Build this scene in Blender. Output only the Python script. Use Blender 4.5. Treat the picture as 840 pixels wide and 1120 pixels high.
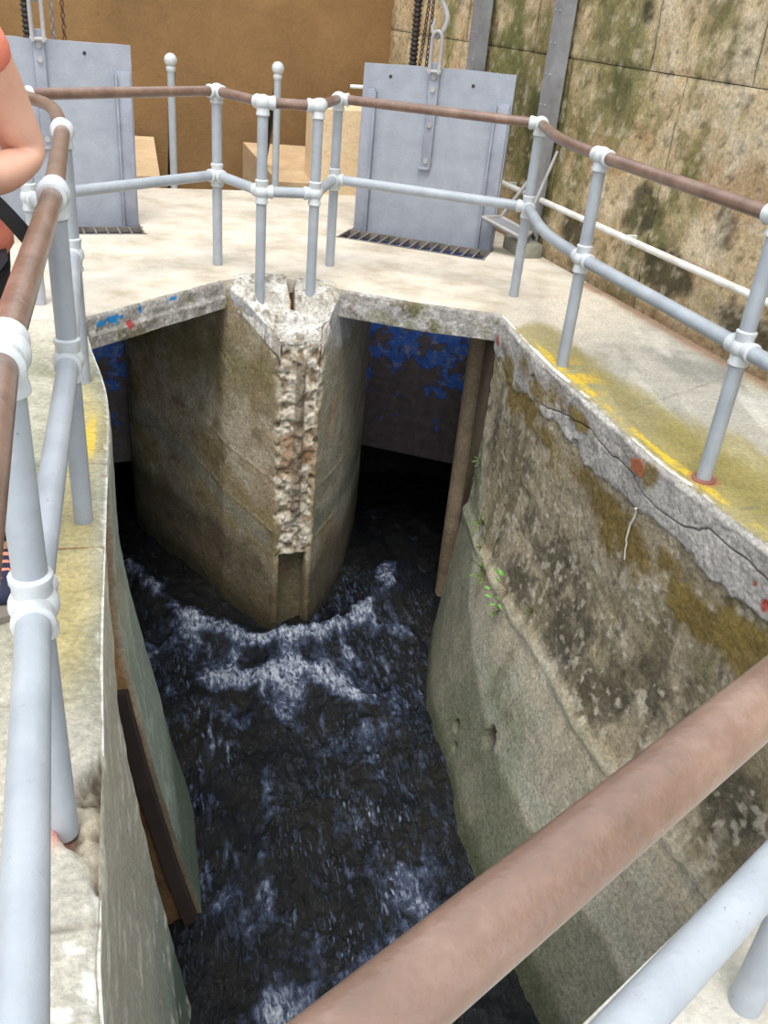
import bpy, bmesh, math, random
import numpy as np
from mathutils import Vector, Matrix
random.seed(7); rng = np.random.default_rng(7)
scene = bpy.context.scene
for o in list(bpy.data.objects): bpy.data.objects.remove(o)
COL = scene.collection

# ------------------------------------------------------------------ camera
F_PX = 972.96; PITCH = 0.5139684; ROLL = 0.0985932
cd = bpy.data.cameras.new('camera'); cam = bpy.data.objects.new('camera', cd); COL.objects.link(cam)
cd.sensor_fit = 'HORIZONTAL'; cd.sensor_width = 36; cd.lens = F_PX/840*36; cd.clip_start = .02; cd.clip_end = 200
_c, _s = math.cos(PITCH), math.sin(PITCH)
_fw = Vector((0, _c, -_s)); _up = Vector((0, _s, _c)); _rt = Vector((1, 0, 0))
_r = _rt*math.cos(ROLL)+_up*math.sin(ROLL); _u = -_rt*math.sin(ROLL)+_up*math.cos(ROLL)
M = Matrix((_r, _u, -_fw)).transposed().to_4x4(); M.translation = (0, 0, 1.5)
cam.matrix_world = M; scene.camera = cam

# ------------------------------------------------------------------ world, sun, exposure
w = bpy.data.worlds.new('world'); scene.world = w; w.use_nodes = True
bg = w.node_tree.nodes['Background']; bg.inputs[0].default_value = (.86, .93, 1.0, 1); bg.inputs[1].default_value = 1.8
sd = bpy.data.lights.new('sun', 'SUN'); sun = bpy.data.objects.new('sun', sd); COL.objects.link(sun)
sd.energy = 2.5; sd.angle = math.radians(26); sd.color = (1, .95, .86)
sun.rotation_euler = Vector((.02, .46, -1.0)).to_track_quat('-Z', 'Y').to_euler()
scene.view_settings.view_transform = 'Standard'; scene.view_settings.look = 'None'
scene.view_settings.exposure = .22; scene.view_settings.gamma = 1; scene.view_settings.use_curve_mapping = False

# ------------------------------------------------------------------ helpers
def L(r, g, b):            # sRGB 0-255 -> linear
    f = lambda c: ((c/255+.055)/1.055)**2.4 if c > 10 else c/255/12.92
    return np.array([f(r), f(g), f(b)])
def _hash(ix, iy, iz, seed):
    h = (ix.astype(np.uint32)*np.uint32(374761393) + iy.astype(np.uint32)*np.uint32(668265263)
         + iz.astype(np.uint32)*np.uint32(2147483647) + np.uint32(seed*974711+13))
    h = (h ^ (h >> np.uint32(13)))*np.uint32(1274126177)
    h = (h ^ (h >> np.uint32(16)))*np.uint32(2246822519)
    h ^= h >> np.uint32(15)
    return h.astype(np.float64)/4294967295*2-1
def vn(P, seed=0):
    P = np.asarray(P, float); fl = np.floor(P); fr = P-fl; i = fl.astype(np.int64)
    t = fr*fr*fr*(fr*(fr*6-15)+10); r = 0
    for dx in (0, 1):
        wx = t[..., 0] if dx else 1-t[..., 0]
        for dy in (0, 1):
            wy = t[..., 1] if dy else 1-t[..., 1]
            for dz in (0, 1):
                wz = t[..., 2] if dz else 1-t[..., 2]
                r = r + wx*wy*wz*_hash(i[..., 0]+dx, i[..., 1]+dy, i[..., 2]+dz, seed)
    return r
def fbm(P, sc=1, oct=4, seed=0, gain=.5):
    P = np.asarray(P, float)*np.asarray(sc, float); a = 1; s = 0; n = 0
    for k in range(oct):
        s = s+a*vn(P*2**k+k*17.3, seed+k*7); n += a; a *= gain
    return s/n
def ss(a, b, x):
    t = np.clip((x-a)/(b-a), 0, 1); return t*t*(3-2*t)
def mix(c, c2, m):
    m = np.clip(m, 0, 1)[..., None]; return c*(1-m)+np.asarray(c2)*m
def spline(pts, step=None, n=None):
    P = np.array(pts, float); Q = np.vstack([2*P[0]-P[1], P, 2*P[-1]-P[-2]]); out = []
    for i in range(1, len(Q)-2):
        for t in np.linspace(0, 1, 24, endpoint=False):
            a, b, c, d = Q[i-1], Q[i], Q[i+1], Q[i+2]
            out.append(.5*(2*b+(c-a)*t+(2*a-5*b+4*c-d)*t*t+(3*b-a-3*c+d)*t**3))
    out.append(P[-1]); out = np.array(out)
    return resample(out, step, n)
def resample(P, step=None, n=None):
    P = np.array(P, float); d = np.r_[0, np.cumsum(np.linalg.norm(np.diff(P, axis=0), axis=1))]
    if n is None: n = max(2, int(d[-1]/step)+1)
    t = np.linspace(0, d[-1], n)
    return np.stack([np.interp(t, d, P[:, k]) for k in range(P.shape[1])], 1)
def segd(x, y, pts):       # distance of arrays (x,y) to a polyline
    best = np.full(np.shape(x), 1e9)
    for (ax, ay), (bx, by) in zip(pts[:-1], pts[1:]):
        dx, dy = bx-ax, by-ay; t = np.clip(((x-ax)*dx+(y-ay)*dy)/(dx*dx+dy*dy), 0, 1)
        best = np.minimum(best, np.hypot(x-ax-t*dx, y-ay-t*dy))
    return best

def link(name, me, mat=None, parent=None, smooth=False):
    o = bpy.data.objects.new(name, me); COL.objects.link(o)
    if mat: me.materials.append(mat)
    if parent: o.parent = parent
    if smooth: me.shade_smooth()
    return o
def tag(o, label=None, cat=None, group=None, kind=None):
    if label: o['label'] = label
    if cat: o['category'] = cat
    if group: o['group'] = group
    if kind: o['kind'] = kind
    return o
def empty(name, loc=(0, 0, 0), rz=0):
    o = bpy.data.objects.new(name, None); COL.objects.link(o); o.location = loc; o.rotation_euler = (0, 0, rz); o.empty_display_size = .05
    return o
def grid(name, P, col=None, mat=None, parent=None, smooth=True, flip=False):
    nu, nv = P.shape[:2]; me = bpy.data.meshes.new(name)
    idx = np.arange(nu*nv).reshape(nu, nv)
    q = np.stack([idx[:-1, :-1], idx[1:, :-1], idx[1:, 1:], idx[:-1, 1:]], -1).reshape(-1, 4)
    if flip: q = q[:, ::-1]
    me.vertices.add(nu*nv); me.vertices.foreach_set('co', P.reshape(-1).astype(np.float32))
    me.loops.add(q.size); me.loops.foreach_set('vertex_index', q.reshape(-1).astype(np.int32))
    me.polygons.add(len(q)); me.polygons.foreach_set('loop_start', np.arange(0, q.size, 4, dtype=np.int32))
    me.polygons.foreach_set('loop_total', np.full(len(q), 4, dtype=np.int32))
    me.update(calc_edges=True); me.validate()
    if col is not None:
        a = me.color_attributes.new('Col', 'FLOAT_COLOR', 'POINT')
        c = np.ones((nu*nv, 4), np.float32); c[:, :col.shape[-1]] = np.clip(col.reshape(nu*nv, -1), 0, 4)
        a.data.foreach_set('color', c.reshape(-1))
    return link(name, me, mat, parent, smooth)
class MB:
    def __init__(s): s.v = []; s.f = []
    def add(s, v, f):
        k = len(s.v); s.v += [tuple(map(float, x)) for x in v]; s.f += [tuple(i+k for i in q) for q in f]; return s
    def box(s, lo, hi, m=None, bev=0):
        bm = bmesh.new(); bmesh.ops.create_cube(bm, size=1)
        for q in bm.verts: q.co = Vector([lo[i]+(q.co[i]+.5)*(hi[i]-lo[i]) for i in range(3)])
        if bev: bmesh.ops.bevel(bm, geom=bm.edges[:], offset=bev, segments=2, affect='EDGES', profile=.5)
        if m is not None: bm.transform(m)
        bm.verts.index_update(); s.add([q.co for q in bm.verts], [[q.index for q in f.verts] for f in bm.faces]); bm.free(); return s
    def prism(s, pts, z0, z1, m=None):
        n = len(pts); v = [(*p, z0) for p in pts]+[(*p, z1) for p in pts]
        if m is not None: v = [m @ Vector(q) for q in v]
        return s.add(v, [tuple(range(n))[::-1], tuple(range(n, 2*n))]+[(i, (i+1) % n, n+(i+1) % n, n+i) for i in range(n)])
    def tube(s, path, r, n=16, caps=True, closed=False):
        P = [Vector(p) for p in path]; R = r if hasattr(r, '__len__') else [r]*len(P); N = len(P)
        T = [((P[(i+1) % N]-P[i-1]) if closed else (P[min(i+1, N-1)]-P[max(i-1, 0)])).normalized() for i in range(N)]
        up = Vector((0, 0, 1)) if abs(T[0].z) < .9 else Vector((1, 0, 0))
        a = (up-T[0]*up.dot(T[0])).normalized(); vs = []
        for i in range(N):
            a = (a-T[i]*a.dot(T[i])).normalized(); b = T[i].cross(a)
            vs += [P[i]+(a*math.cos(2*math.pi*k/n)+b*math.sin(2*math.pi*k/n))*R[i] for k in range(n)]
        fs = [(i*n+k, i*n+(k+1) % n, ((i+1) % N)*n+(k+1) % n, ((i+1) % N)*n+k) for i in range(N if closed else N-1) for k in range(n)]
        if caps and not closed: fs += [tuple(range(n))[::-1], tuple(range((N-1)*n, N*n))]
        return s.add(vs, fs)
    def ball(s, c, r, n=20, m=12, sz=1):
        c = Vector(c); vs = [c+Vector((0, 0, r*sz))]
        for i in range(1, m):
            t = math.pi*i/m
            vs += [c+Vector((r*math.sin(t)*math.cos(2*math.pi*k/n), r*math.sin(t)*math.sin(2*math.pi*k/n), r*sz*math.cos(t))) for k in range(n)]
        vs.append(c-Vector((0, 0, r*sz))); e = len(vs)-1
        fs = [(0, 1+k, 1+(k+1) % n) for k in range(n)]
        for i in range(m-2): fs += [(1+i*n+k, 1+(i+1)*n+k, 1+(i+1)*n+(k+1) % n, 1+i*n+(k+1) % n) for k in range(n)]
        fs += [(e, 1+(m-2)*n+(k+1) % n, 1+(m-2)*n+k) for k in range(n)]
        return s.add(vs, fs)
    def build(s, name, mat=None, parent=None, smooth=None):
        me = bpy.data.meshes.new(name); me.from_pydata(s.v, [], s.f); me.update()
        bm = bmesh.new(); bm.from_mesh(me); bmesh.ops.recalc_face_normals(bm, faces=bm.faces[:]); bm.to_mesh(me); bm.free()
        o = link(name, me, mat, parent)
        if smooth:
            me.shade_smooth()
            try: me.set_sharp_from_angle(angle=math.radians(smooth))
            except Exception: pass
        return o

# ------------------------------------------------------------------ materials
class NT:
    def __init__(s, name):
        s.m = bpy.data.materials.new(name); s.m.use_nodes = True; s.t = s.m.node_tree; s.b = s.t.nodes['Principled BSDF']
        s.co = s.t.nodes.new('ShaderNodeTexCoord').outputs['Object']
    def lk(s, a, b): s.t.links.new(a, b)
    def noise(s, scale, detail=5, rough=.6, stretch=None, dist=0):
        n = s.t.nodes.new('ShaderNodeTexNoise'); n.inputs['Scale'].default_value = scale; n.inputs['Detail'].default_value = detail
        n.inputs['Roughness'].default_value = rough; n.inputs['Distortion'].default_value = dist; v = s.co
        if stretch is not None:
            mp = s.t.nodes.new('ShaderNodeMapping'); mp.vector_type = 'TEXTURE'; mp.inputs['Scale'].default_value = [1/q for q in stretch[:3]]
            if len(stretch) > 3: mp.inputs['Rotation'].default_value = (0, 0, stretch[3])
            s.lk(s.co, mp.inputs['Vector']); v = mp.outputs[0]
        s.lk(v, n.inputs['Vector']); return n.outputs['Fac']
    def ramp(s, fac, stops):
        n = s.t.nodes.new('ShaderNodeValToRGB'); e = n.color_ramp.elements
        while len(e) < len(stops): e.new(.5)
        for q, (p, c) in zip(e, stops): q.position = p; q.color = (*(c if hasattr(c, '__len__') else (c, c, c)), 1)
        s.lk(fac, n.inputs[0]); return n.outputs[0]
    def mixc(s, fac, a, b, mode='MIX'):
        n = s.t.nodes.new('ShaderNodeMix'); n.data_type = 'RGBA'; n.blend_type = mode
        for k, v in ((0, fac), (6, a), (7, b)):
            if hasattr(v, 'links'): s.lk(v, n.inputs[k])
            elif k == 0: n.inputs[0].default_value = v
            else: n.inputs[k].default_value = (*v, 1)
        return n.outputs[2]
    def math(s, op, a, b=0):
        n = s.t.nodes.new('ShaderNodeMath'); n.operation = op
        for k, v in ((0, a), (1, b)):
            if hasattr(v, 'links'): s.lk(v, n.inputs[k])
            else: n.inputs[k].default_value = v
        return n.outputs[0]
    def attr(s, name='Col'):
        n = s.t.nodes.new('ShaderNodeAttribute'); n.attribute_name = name; return n
    def bump(s, h, dist=.01, strength=1, prev=None):
        n = s.t.nodes.new('ShaderNodeBump'); n.inputs['Distance'].default_value = dist; n.inputs['Strength'].default_value = strength
        s.lk(h, n.inputs['Height'])
        if prev is not None: s.lk(prev, n.inputs['Normal'])
        return n.outputs[0]
    def out(s, color=None, rough=None, normal=None, **kw):
        for k, v in (('Base Color', color), ('Roughness', rough), ('Normal', normal)):
            if v is None: continue
            if hasattr(v, 'links'): s.lk(v, s.b.inputs[k])
            elif k == 'Base Color': s.b.inputs[k].default_value = (*v, 1)
            else: s.b.inputs[k].default_value = v
        for k, v in kw.items(): s.b.inputs[k.replace('_', ' ')].default_value = v
        return s.m
def concrete(name, base=None, var=.35, bump=.006, rough=.85, stops=None, nscale=3.0, spec=.25):
    n = NT(name); fine = n.noise(55, 8, .7); big = n.noise(nscale, 6, .65)
    c = n.attr().outputs['Color'] if base is None else n.ramp(big, stops) if stops else tuple(base)
    f = n.ramp(fine, [(.3, 1-var*.9), (.7, 1+var*.9)]); g = n.ramp(n.noise(9, 7, .7), [(.3, 1-var*.4), (.7, 1+var*.4)])
    c = n.mixc(1, n.mixc(1, c, f, 'MULTIPLY'), g, 'MULTIPLY')
    nb = n.bump(n.noise(130, 4, .7), bump*.4); nb = n.bump(n.noise(26, 8, .72), bump*2, prev=nb)
    return n.out(c, rough, nb, Specular_IOR_Level=spec)
M_att = concrete('stained_concrete')
M_rough = concrete('broken_concrete', var=.5, bump=.014)
M_wall = concrete('weathered_wall_concrete', var=.46, bump=.012)
M_stone = concrete('limestone', var=.42, bump=.018)
M_bridge = concrete('bleached_concrete', base=(1, 1, 1), stops=[(.3, L(172, 160, 142)), (.5, L(200, 190, 175)), (.72, L(216, 208, 197))], var=.1, bump=.004)
M_near = concrete('walkway_concrete', base=(1, 1, 1), stops=[(.3, L(170, 165, 150)), (.6, L(205, 200, 190))], var=.15)
M_brown = concrete('brown_render', base=(1, 1, 1), stops=[(.25, L(114, 88, 56)), (.5, L(134, 104, 68)), (.8, L(156, 124, 84))], var=.12, bump=.004, nscale=.8)
M_tan = concrete('tan_concrete', base=(1, 1, 1), stops=[(.3, L(178, 150, 116)), (.7, L(204, 178, 144))], var=.12, bump=.004)
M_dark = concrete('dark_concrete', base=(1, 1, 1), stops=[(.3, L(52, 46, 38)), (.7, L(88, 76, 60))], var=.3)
M_foot = concrete('footing_concrete', base=(1, 1, 1), stops=[(.3, L(120, 118, 104)), (.7, L(160, 158, 146))], var=.25)
def paint(name, c, c2=None, rough=.42, chips=None, bump=.0015, metallic=0):
    n = NT(name); b = n.ramp(n.noise(7, 5), [(.3, c2 if c2 is not None else c*.82), (.65, c)])
    if chips is not None: b = n.mixc(n.ramp(n.noise(38, 6, .7), [(.66, 0), (.7, 1)]), b, tuple(chips))
    return n.out(b, rough, n.bump(n.noise(60, 4), bump), Metallic=metallic)
M_rail = paint('pale_blue_grey_paint', L(164, 170, 177), L(146, 152, 160), chips=L(128, 124, 120))
M_fit = paint('white_fitting_paint', L(200, 203, 205), L(182, 187, 191), chips=L(160, 156, 150))
M_worn = (lambda n: n.out(n.mixc(n.ramp(n.noise(70, 5, .75), [(.68, 0), (.72, 1)]), n.ramp(n.noise(8, 6, .7, stretch=(1, 1, 1)), [(.25, L(90, 72, 62)), (.5, L(118, 93, 80)), (.75, L(142, 118, 104))]), tuple(L(190, 178, 168))), .30, n.bump(n.noise(60, 4), .0015)))(NT('worn_brown_pipe'))
M_gate = paint('grey_gate_paint', L(154, 159, 170), L(140, 145, 156), rough=.5, bump=.003)
M_gate2 = paint('grey_gate_strip_paint', L(150, 155, 168), L(130, 134, 146), rough=.5, chips=L(90, 84, 78), bump=.003)
M_steel = paint('grey_steel_paint', L(140, 142, 146), L(112, 112, 114), rough=.5, chips=L(84, 78, 72), bump=.003)
M_iron = paint('dark_iron', L(58, 52, 48), L(38, 34, 32), rough=.6, bump=.002)
M_screw = paint('black_greased_steel', L(44, 36, 32), L(26, 22, 20), rough=.45)
M_rustch = paint('rusty_chain', L(104, 72, 50), L(70, 48, 36), rough=.7)
M_hook = paint('grey_hook', L(168, 166, 166), L(140, 136, 134), rough=.45)
M_white = paint('white_pipe', L(224, 224, 220), L(190, 186, 176), rough=.5, chips=L(150, 120, 92))
def m_blue():
    n = NT('flaking_blue_paint'); sep = n.t.nodes.new('ShaderNodeSeparateXYZ'); n.lk(n.co, sep.inputs[0])
    h = n.math('ADD', n.math('MULTIPLY', sep.outputs['Z'], .42), n.math('SUBTRACT', n.math('MULTIPLY', n.noise(4, 7, .75), 2.4), .73))
    msk = n.ramp(h, [(.06, 0), (.10, 1)])
    blue = n.ramp(n.noise(11, 6, .7), [(.3, L(40, 74, 156)), (.52, L(62, 108, 196)), (.62, L(140, 142, 150))])
    iron = n.ramp(n.noise(14, 6), [(.3, L(74, 66, 68)), (.7, L(112, 98, 96))])
    return n.out(n.mixc(msk, iron, blue), .45, n.bump(msk, .004, prev=n.bump(n.noise(30, 6), .006)))
M_blue = m_blue()
M_leaf = paint('green_leaf', L(96, 140, 52), L(70, 108, 40), rough=.5)
M_leaf2 = paint('bright_leaf', L(110, 176, 74), L(84, 140, 52), rough=.5)
M_stem = paint('brown_stem', L(96, 80, 50), rough=.8)
M_root = paint('pale_root', L(196, 190, 180), rough=.8)
M_brick = concrete('red_brick_clay', base=(1, 1, 1), stops=[(.3, L(144, 84, 58)), (.7, L(172, 108, 78))], var=.3)
M_skin = paint('skin', L(212, 166, 144), L(202, 152, 130), rough=.5, bump=.0004)
M_shirt = paint('coral_fabric', L(222, 134, 110), L(208, 116, 92), rough=.9)
M_trous = paint('black_fabric', L(30, 30, 36), L(22, 22, 28), rough=.95)
M_shoe = paint('navy_fabric', L(34, 38, 62), L(26, 28, 48), rough=.85)
M_lace = paint('coral_lace', L(240, 140, 118), rough=.8)
M_sole = paint('shoe_sole', L(120, 112, 104), rough=.8)
M_hair = paint('dark_hair', L(44, 32, 26), rough=.6)
M_strap = paint('black_strap', L(20, 20, 22), rough=.8)
M_eye = paint('eye_white', L(230, 226, 220), rough=.3)

# ------------------------------------------------------------------ layout (metres; deck z = 0)
WATER = -2.35
ER = [(.568, 5.135), (.743, 4.372), (.917, 3.846), (1.064, 3.347), (1.17, 3.084), (1.34, 2.686), (1.62, 2.05), (1.95, 1.2), (2.2, .4)]
EL = [(-.17, .36), (-.38, .85), (-.45, 1.05), (-.565, 1.42), (-.70, 1.83), (-.90, 2.48), (-1.17, 3.34), (-1.44, 3.94), (-1.62, 4.33)]
AX = Vector((.931, .364)); AY = Vector((-.364, .931))        # axes of the yard behind
WR0 = Vector((1.02, 6.61)); WRD = Vector((.362, -.932))       # foot of the stone wall, running towards the viewer
def WR(s): p = WR0+WRD*s; return (p.x, p.y)

# ------------------------------------------------------------------ right channel wall
def right_wall():
    C = spline(ER, step=.0075)
    z = np.r_[np.linspace(0, -.3, 90), np.linspace(-.308, -2.55, 250)]; X, Z = C[:, 0][:, None]+0*z, z[None, :]+0*C[:, :1]; Y = C[:, 1][:, None]+0*z
    T = np.gradient(C, axis=0); T /= np.linalg.norm(T, axis=1)[:, None]; NX = T[:, 1][:, None]; NY = -T[:, 0][:, None]   # towards channel (-x)
    NX, NY = np.where(NX > 0, -NX, NX), np.where(NX > 0, -NY, NY)
    S = np.stack([X, Y, Z], -1)
    A = np.interp(Y, [1, 2.4, 3.57, 4.47, 4.85, 5.13], [.46, .46, .42, .31, .22, .13])
    fl = A*np.clip((-Z-.75)/1.6, 0, 1.2)**1.35
    n1 = fbm(S, 2.2, 5, 1); n2 = fbm(S, 9, 5, 2); n3 = fbm(S, 32, 4, 3); n4 = fbm(S, 5, 5, 4)
    stk = fbm(S*np.array([1, 1, .18]), 9, 5, 5)                       # vertical streaks
    low = ss(-1.26, -1.33, Z+.05*n1)
    d = fl+.012*n1+.007*n2*(1-.6*low)+.004*n3*(1-.5*low)+low*.022
    ridge = np.exp(-((Z+1.31+.05*n1)/.035)**2); d += ridge*.012*(1+n2)
    plast = ss(-.27, -.245, Z+.07*n4+.03*n2+.02*np.sin(Y*7)); d += plast*.01
    cr = [(4.3, -.2), (4.16, -.17), (3.95, -.13), (3.83, -.11), (3.6, -.13), (3.42, -.12), (3.34, -.16), (3.22, -.17), (3.1, -.165), (2.99, -.14), (2.95, -.10), (2.82, -.10), (2.65, -.10), (2.5, -.13), (2.2, -.11)]
    dc = segd(Y+.01*n3, Z+.015*n2, cr); cm = np.exp(-(dc/.0035)**2); d -= cm*.008
    for hy, hz, hr, dep in ((3.70, -1.90, .075, .06), (4.05, -2.12, .04, .03), (3.98, -2.2, .03, .015), (4.45, -.13, .035, .02), (4.0, -.19, .05, .022), (3.93, -.25, .04, .02)):
        q = np.hypot(Y-hy, (Z-hz)*1.0)/hr*(1+.35*n2+.3*n3); d -= dep*ss(1.1, .6, q)*(1+.5*n3)
    chip = ss(.0, -.03, Z); d -= (1-chip)*.02*(.5+.9*np.clip(n2+.3*n1, 0, 1))
    # colour
    c = np.zeros((*Z.shape, 3))+L(172, 158, 134)
    c = mix(c, L(194, 182, 160), ss(.05, .5, n4)); c = mix(c, L(118, 108, 84), ss(.05, .5, stk)*.8)
    c = mix(c, L(112, 106, 70), ss(.0, .5, fbm(S, 3.5, 5, 9))*.55)
    dk = 0*Z
    for (y0, z0, ry, rz, a) in ((3.85, -.85, .5, .22, .75), (3.55, -1.05, .35, .3, .9), (3.25, -1.1, .4, .22, .8), (4.1, -1.15, .22, .16, .9), (2.9, -.85, .3, .25, .75), (2.5, -.9, .4, .3, .8), (4.45, -.55, .25, .2, .45), (4.9, -.6, .12, .5, .6)):
        dk = np.maximum(dk, a*np.exp(-(((Y-y0)/ry)**2+((Z-z0)/rz)**2)))
    c = mix(c, L(84, 78, 64), ss(.2, .8, dk*.95+.4*n4+.5*n2+.25*n3)*.9)
    c = mix(c, L(186, 172, 152), ss(.25, .6, n2+.3*n3)*(1-low)*.55)                                   # pale grit
    c = mix(c, L(60, 58, 46), ss(.28, .55, fbm(S, 17, 5, 21)+.3*n4)*.6*(1-low)); c = mix(c, L(206, 196, 178), ss(.18, .42, fbm(S, 24, 5, 22)+.3*n4)*.65*(1-low))
    # plaster band, olive algae
    pc = mix(np.zeros_like(c)+L(190, 185, 180), L(166, 160, 154), ss(-.1, .4, n4)); c = c*(1-plast[..., None])+pc*plast[..., None]
    ol = 0*Z
    for (y0, z0, ry, rz, a) in ((4.85, -.22, .16, .14, .9), (4.5, -.3, .25, .1, .95), (4.38, -.16, .14, .07, 1), (3.95, -.12, .16, .06, 1), (3.55, -.38, .2, .09, 1.1), (3.3, -.42, .2, .10, 1.1), (3.5, -.5, .14, .1, .7), (2.9, -.45, .22, .10, 1.2), (2.62, -.40, .25, .13, 1.2), (2.3, -.4, .25, .14, 1.1), (3.3, -.06, .07, .08, .9), (4.1, -.45, .3, .1, .5), (1.7, -.35, .4, .14, 1.0)):
        ol = np.maximum(ol, a*np.exp(-(((Y-y0)/ry)**2+((Z-z0)/rz)**2)))
    ol = np.maximum(ol, .62*np.exp(-((Z+.36)/.09)**2)*ss(5.0, 4.7, Y)); ol = np.maximum(ol, .5*np.exp(-((Z+.12)/.09)**2)*ss(5.0, 4.7, Y)*ss(3.5, 3.9, Y))
    c = mix(c, L(122, 100, 40), ss(.30, .75, ol+.34*n2+.22*n3+.2*n4)*.85)
    c = mix(c, L(146, 126, 70), ss(.42, .7, ol+.26*n2)*ss(0, .4, stk)*.6)
    # lower smooth skin: grey green, paler mid strip, dark wet foot
    lc = mix(np.zeros_like(c)+L(180, 172, 154), L(146, 148, 126), ss(-.1, .35, n1+.5*n4)); lc = mix(lc, L(196, 190, 174), ss(.1, .5, n4)*.6)
    lc = mix(lc, L(122, 116, 96), ss(.1, .5, stk)*.4)
    c = c*(1-low[..., None])+lc*low[..., None]
    c = mix(c, L(200, 186, 160), np.exp(-((Z+1.40+.08*n1)/.09)**2)*ss(-.35, .25, n2+.3*n3)*.75)
    wl = np.interp(Y, [2, 3.2, 3.9, 4.5, 4.9, 5.1], [-1.88, -1.90, -1.86, -1.62, -1.2, -.8])
    wet = ss(wl+.03, wl-.02, Z+.05*n1+.03*n2)
    c = mix(c, L(172, 176, 160), np.exp(-((Z-wl-.08+.05*n1)/.07)**2)*.45)
    wc = mix(np.zeros_like(c)+L(140, 138, 120), L(122, 124, 104), ss(-.1, .3, n1)); c = c*(1-wet[..., None])+wc*wet[..., None]
    c = mix(c, L(78, 84, 60), ss(WATER+.14, WATER+.02, Z+.04*n2)*.8)
    c = mix(c, L(24, 20, 16), np.exp(-(dc/.0030)**2)*.85)
    c = mix(c, L(108, 100, 88), ss(1.2, .7, np.hypot(Y-3.70, Z+1.90)/.075*(1+.3*n2))*.7)
    c = mix(c, L(176, 92, 84), ss(.04, .02, np.hypot((Y-5.08)*.6, Z+.14)+.012*n3)*.8)
    c = mix(c, L(170, 84, 68), ss(.024, .008, np.hypot(Y-2.62, (Z+.2)*.7)+.016*n3))
    c = mix(c, L(176, 88, 70), ss(.014, .004, np.hypot(Y-2.68, (Z+.15)*.7)+.006*n3))
    c = mix(c, L(214, 208, 200), ss(-.03, -.01, Z+.02*n2)*.7)
    P = np.stack([X+NX*d, Y+NY*d, Z], -1)
    o = grid('channel_wall_right', P, c, M_wall, flip=True)
    return tag(o, kind='structure'), (X, Y, Z, P)
wallR, WRP = right_wall()
def wr_point(y, z):
    i = np.argmin(np.abs(WRP[1][:, 0]-y)); j = np.argmin(np.abs(WRP[2][0]-z)); return Vector(WRP[3][i, j])
# exposed brick scrap in the plaster band
q = wr_point(3.39, -.075); mb = MB(); mb.prism([(-.03, -.045), (.012, -.055), (.042, -.012), (.02, .045), (-.02, .03)], -.012, .008, Matrix.Translation(q) @ Matrix.Rotation(math.radians(25), 4, 'Z') @ Matrix.Rotation(math.radians(-90), 4, 'Y'))
mb.build('brick', M_brick, wallR)

# continuation of the right wall under the bridge
def bay_wall(name, pts, z0, z1, mat=M_dark):
    C = resample(pts, step=.03); z = np.linspace(z0, z1, 60)
    P = np.zeros((len(C), 60, 3)); P[..., :2] = C[:, None, :]; P[..., 2] = z[None]
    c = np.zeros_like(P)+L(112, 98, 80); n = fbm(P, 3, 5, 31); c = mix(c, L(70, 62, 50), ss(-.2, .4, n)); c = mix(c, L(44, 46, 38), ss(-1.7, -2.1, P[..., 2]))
    return tag(grid(name, P, c, M_att), kind='structure')
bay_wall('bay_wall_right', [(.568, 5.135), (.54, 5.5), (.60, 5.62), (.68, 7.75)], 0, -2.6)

# ------------------------------------------------------------------ left channel wall (two lengths with a stop-log slot between)
def left_wall(name, y0, y1, seed, extra=None, Aof=None):
    C = spline(EL+[(-1.86, 4.85), (-2.3, 5.5), (-2.75, 6.02)], step=.012); C = C[(C[:, 1] >= y0) & (C[:, 1] <= y1)]; nz = 150
    z = np.linspace(0, -2.6, nz); X = C[:, 0][:, None]+0*z; Y = C[:, 1][:, None]+0*z; Z = z[None]+0*C[:, :1]; S = np.stack([X, Y, Z], -1)
    A = np.interp(Y, [1, 2.2, 2.72, 3.5, 4.3, 5, 6.4], [.20, .20, .30, .30, .24, .14, .06])
    fl = A*np.clip((-Z-.6)/1.75, 0, 1.2)**1.3
    n1 = fbm(S, 2.5, 5, seed); n2 = fbm(S, 11, 5, seed+1)
    d = fl+.008*n1+.005*n2-(1-ss(0, -.025, Z))*.014*(.4+np.clip(n2, 0, 1))
    c = np.zeros_like(S)+L(176, 172, 156); c = mix(c, L(142, 150, 134), ss(-.2, .3, n1)); c = mix(c, L(136, 152, 142), ss(-.6, -1.1, Z+.3*n1)*.85)
    c = mix(c, L(186, 192, 180), ss(.1, .4, n2+n1)*.5); c = mix(c, L(84, 98, 86), ss(-1.75, -2.0, Z+.1*n1)*.8)
    if seed == 51:
        c = mix(c, L(196, 190, 174), .75*ss(-2.0, -1.2, Z+.3*n1)); c = mix(c, L(228, 224, 214), ss(.15, .4, n2+.3*n1)*.7)
    c = mix(c, L(206, 198, 178), ss(-.03, -.005, Z+.01*n2)*.7)
    P = np.stack([X+d, Y, Z], -1)
    o = tag(grid(name, P, c, M_att), kind='structure')
    return o, P
lw_far, PF = left_wall('channel_wall_left', 2.72, 6.5, 41)
lw_near, PN = left_wall('channel_wall_left.001', .3, 2.28, 51)
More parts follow.
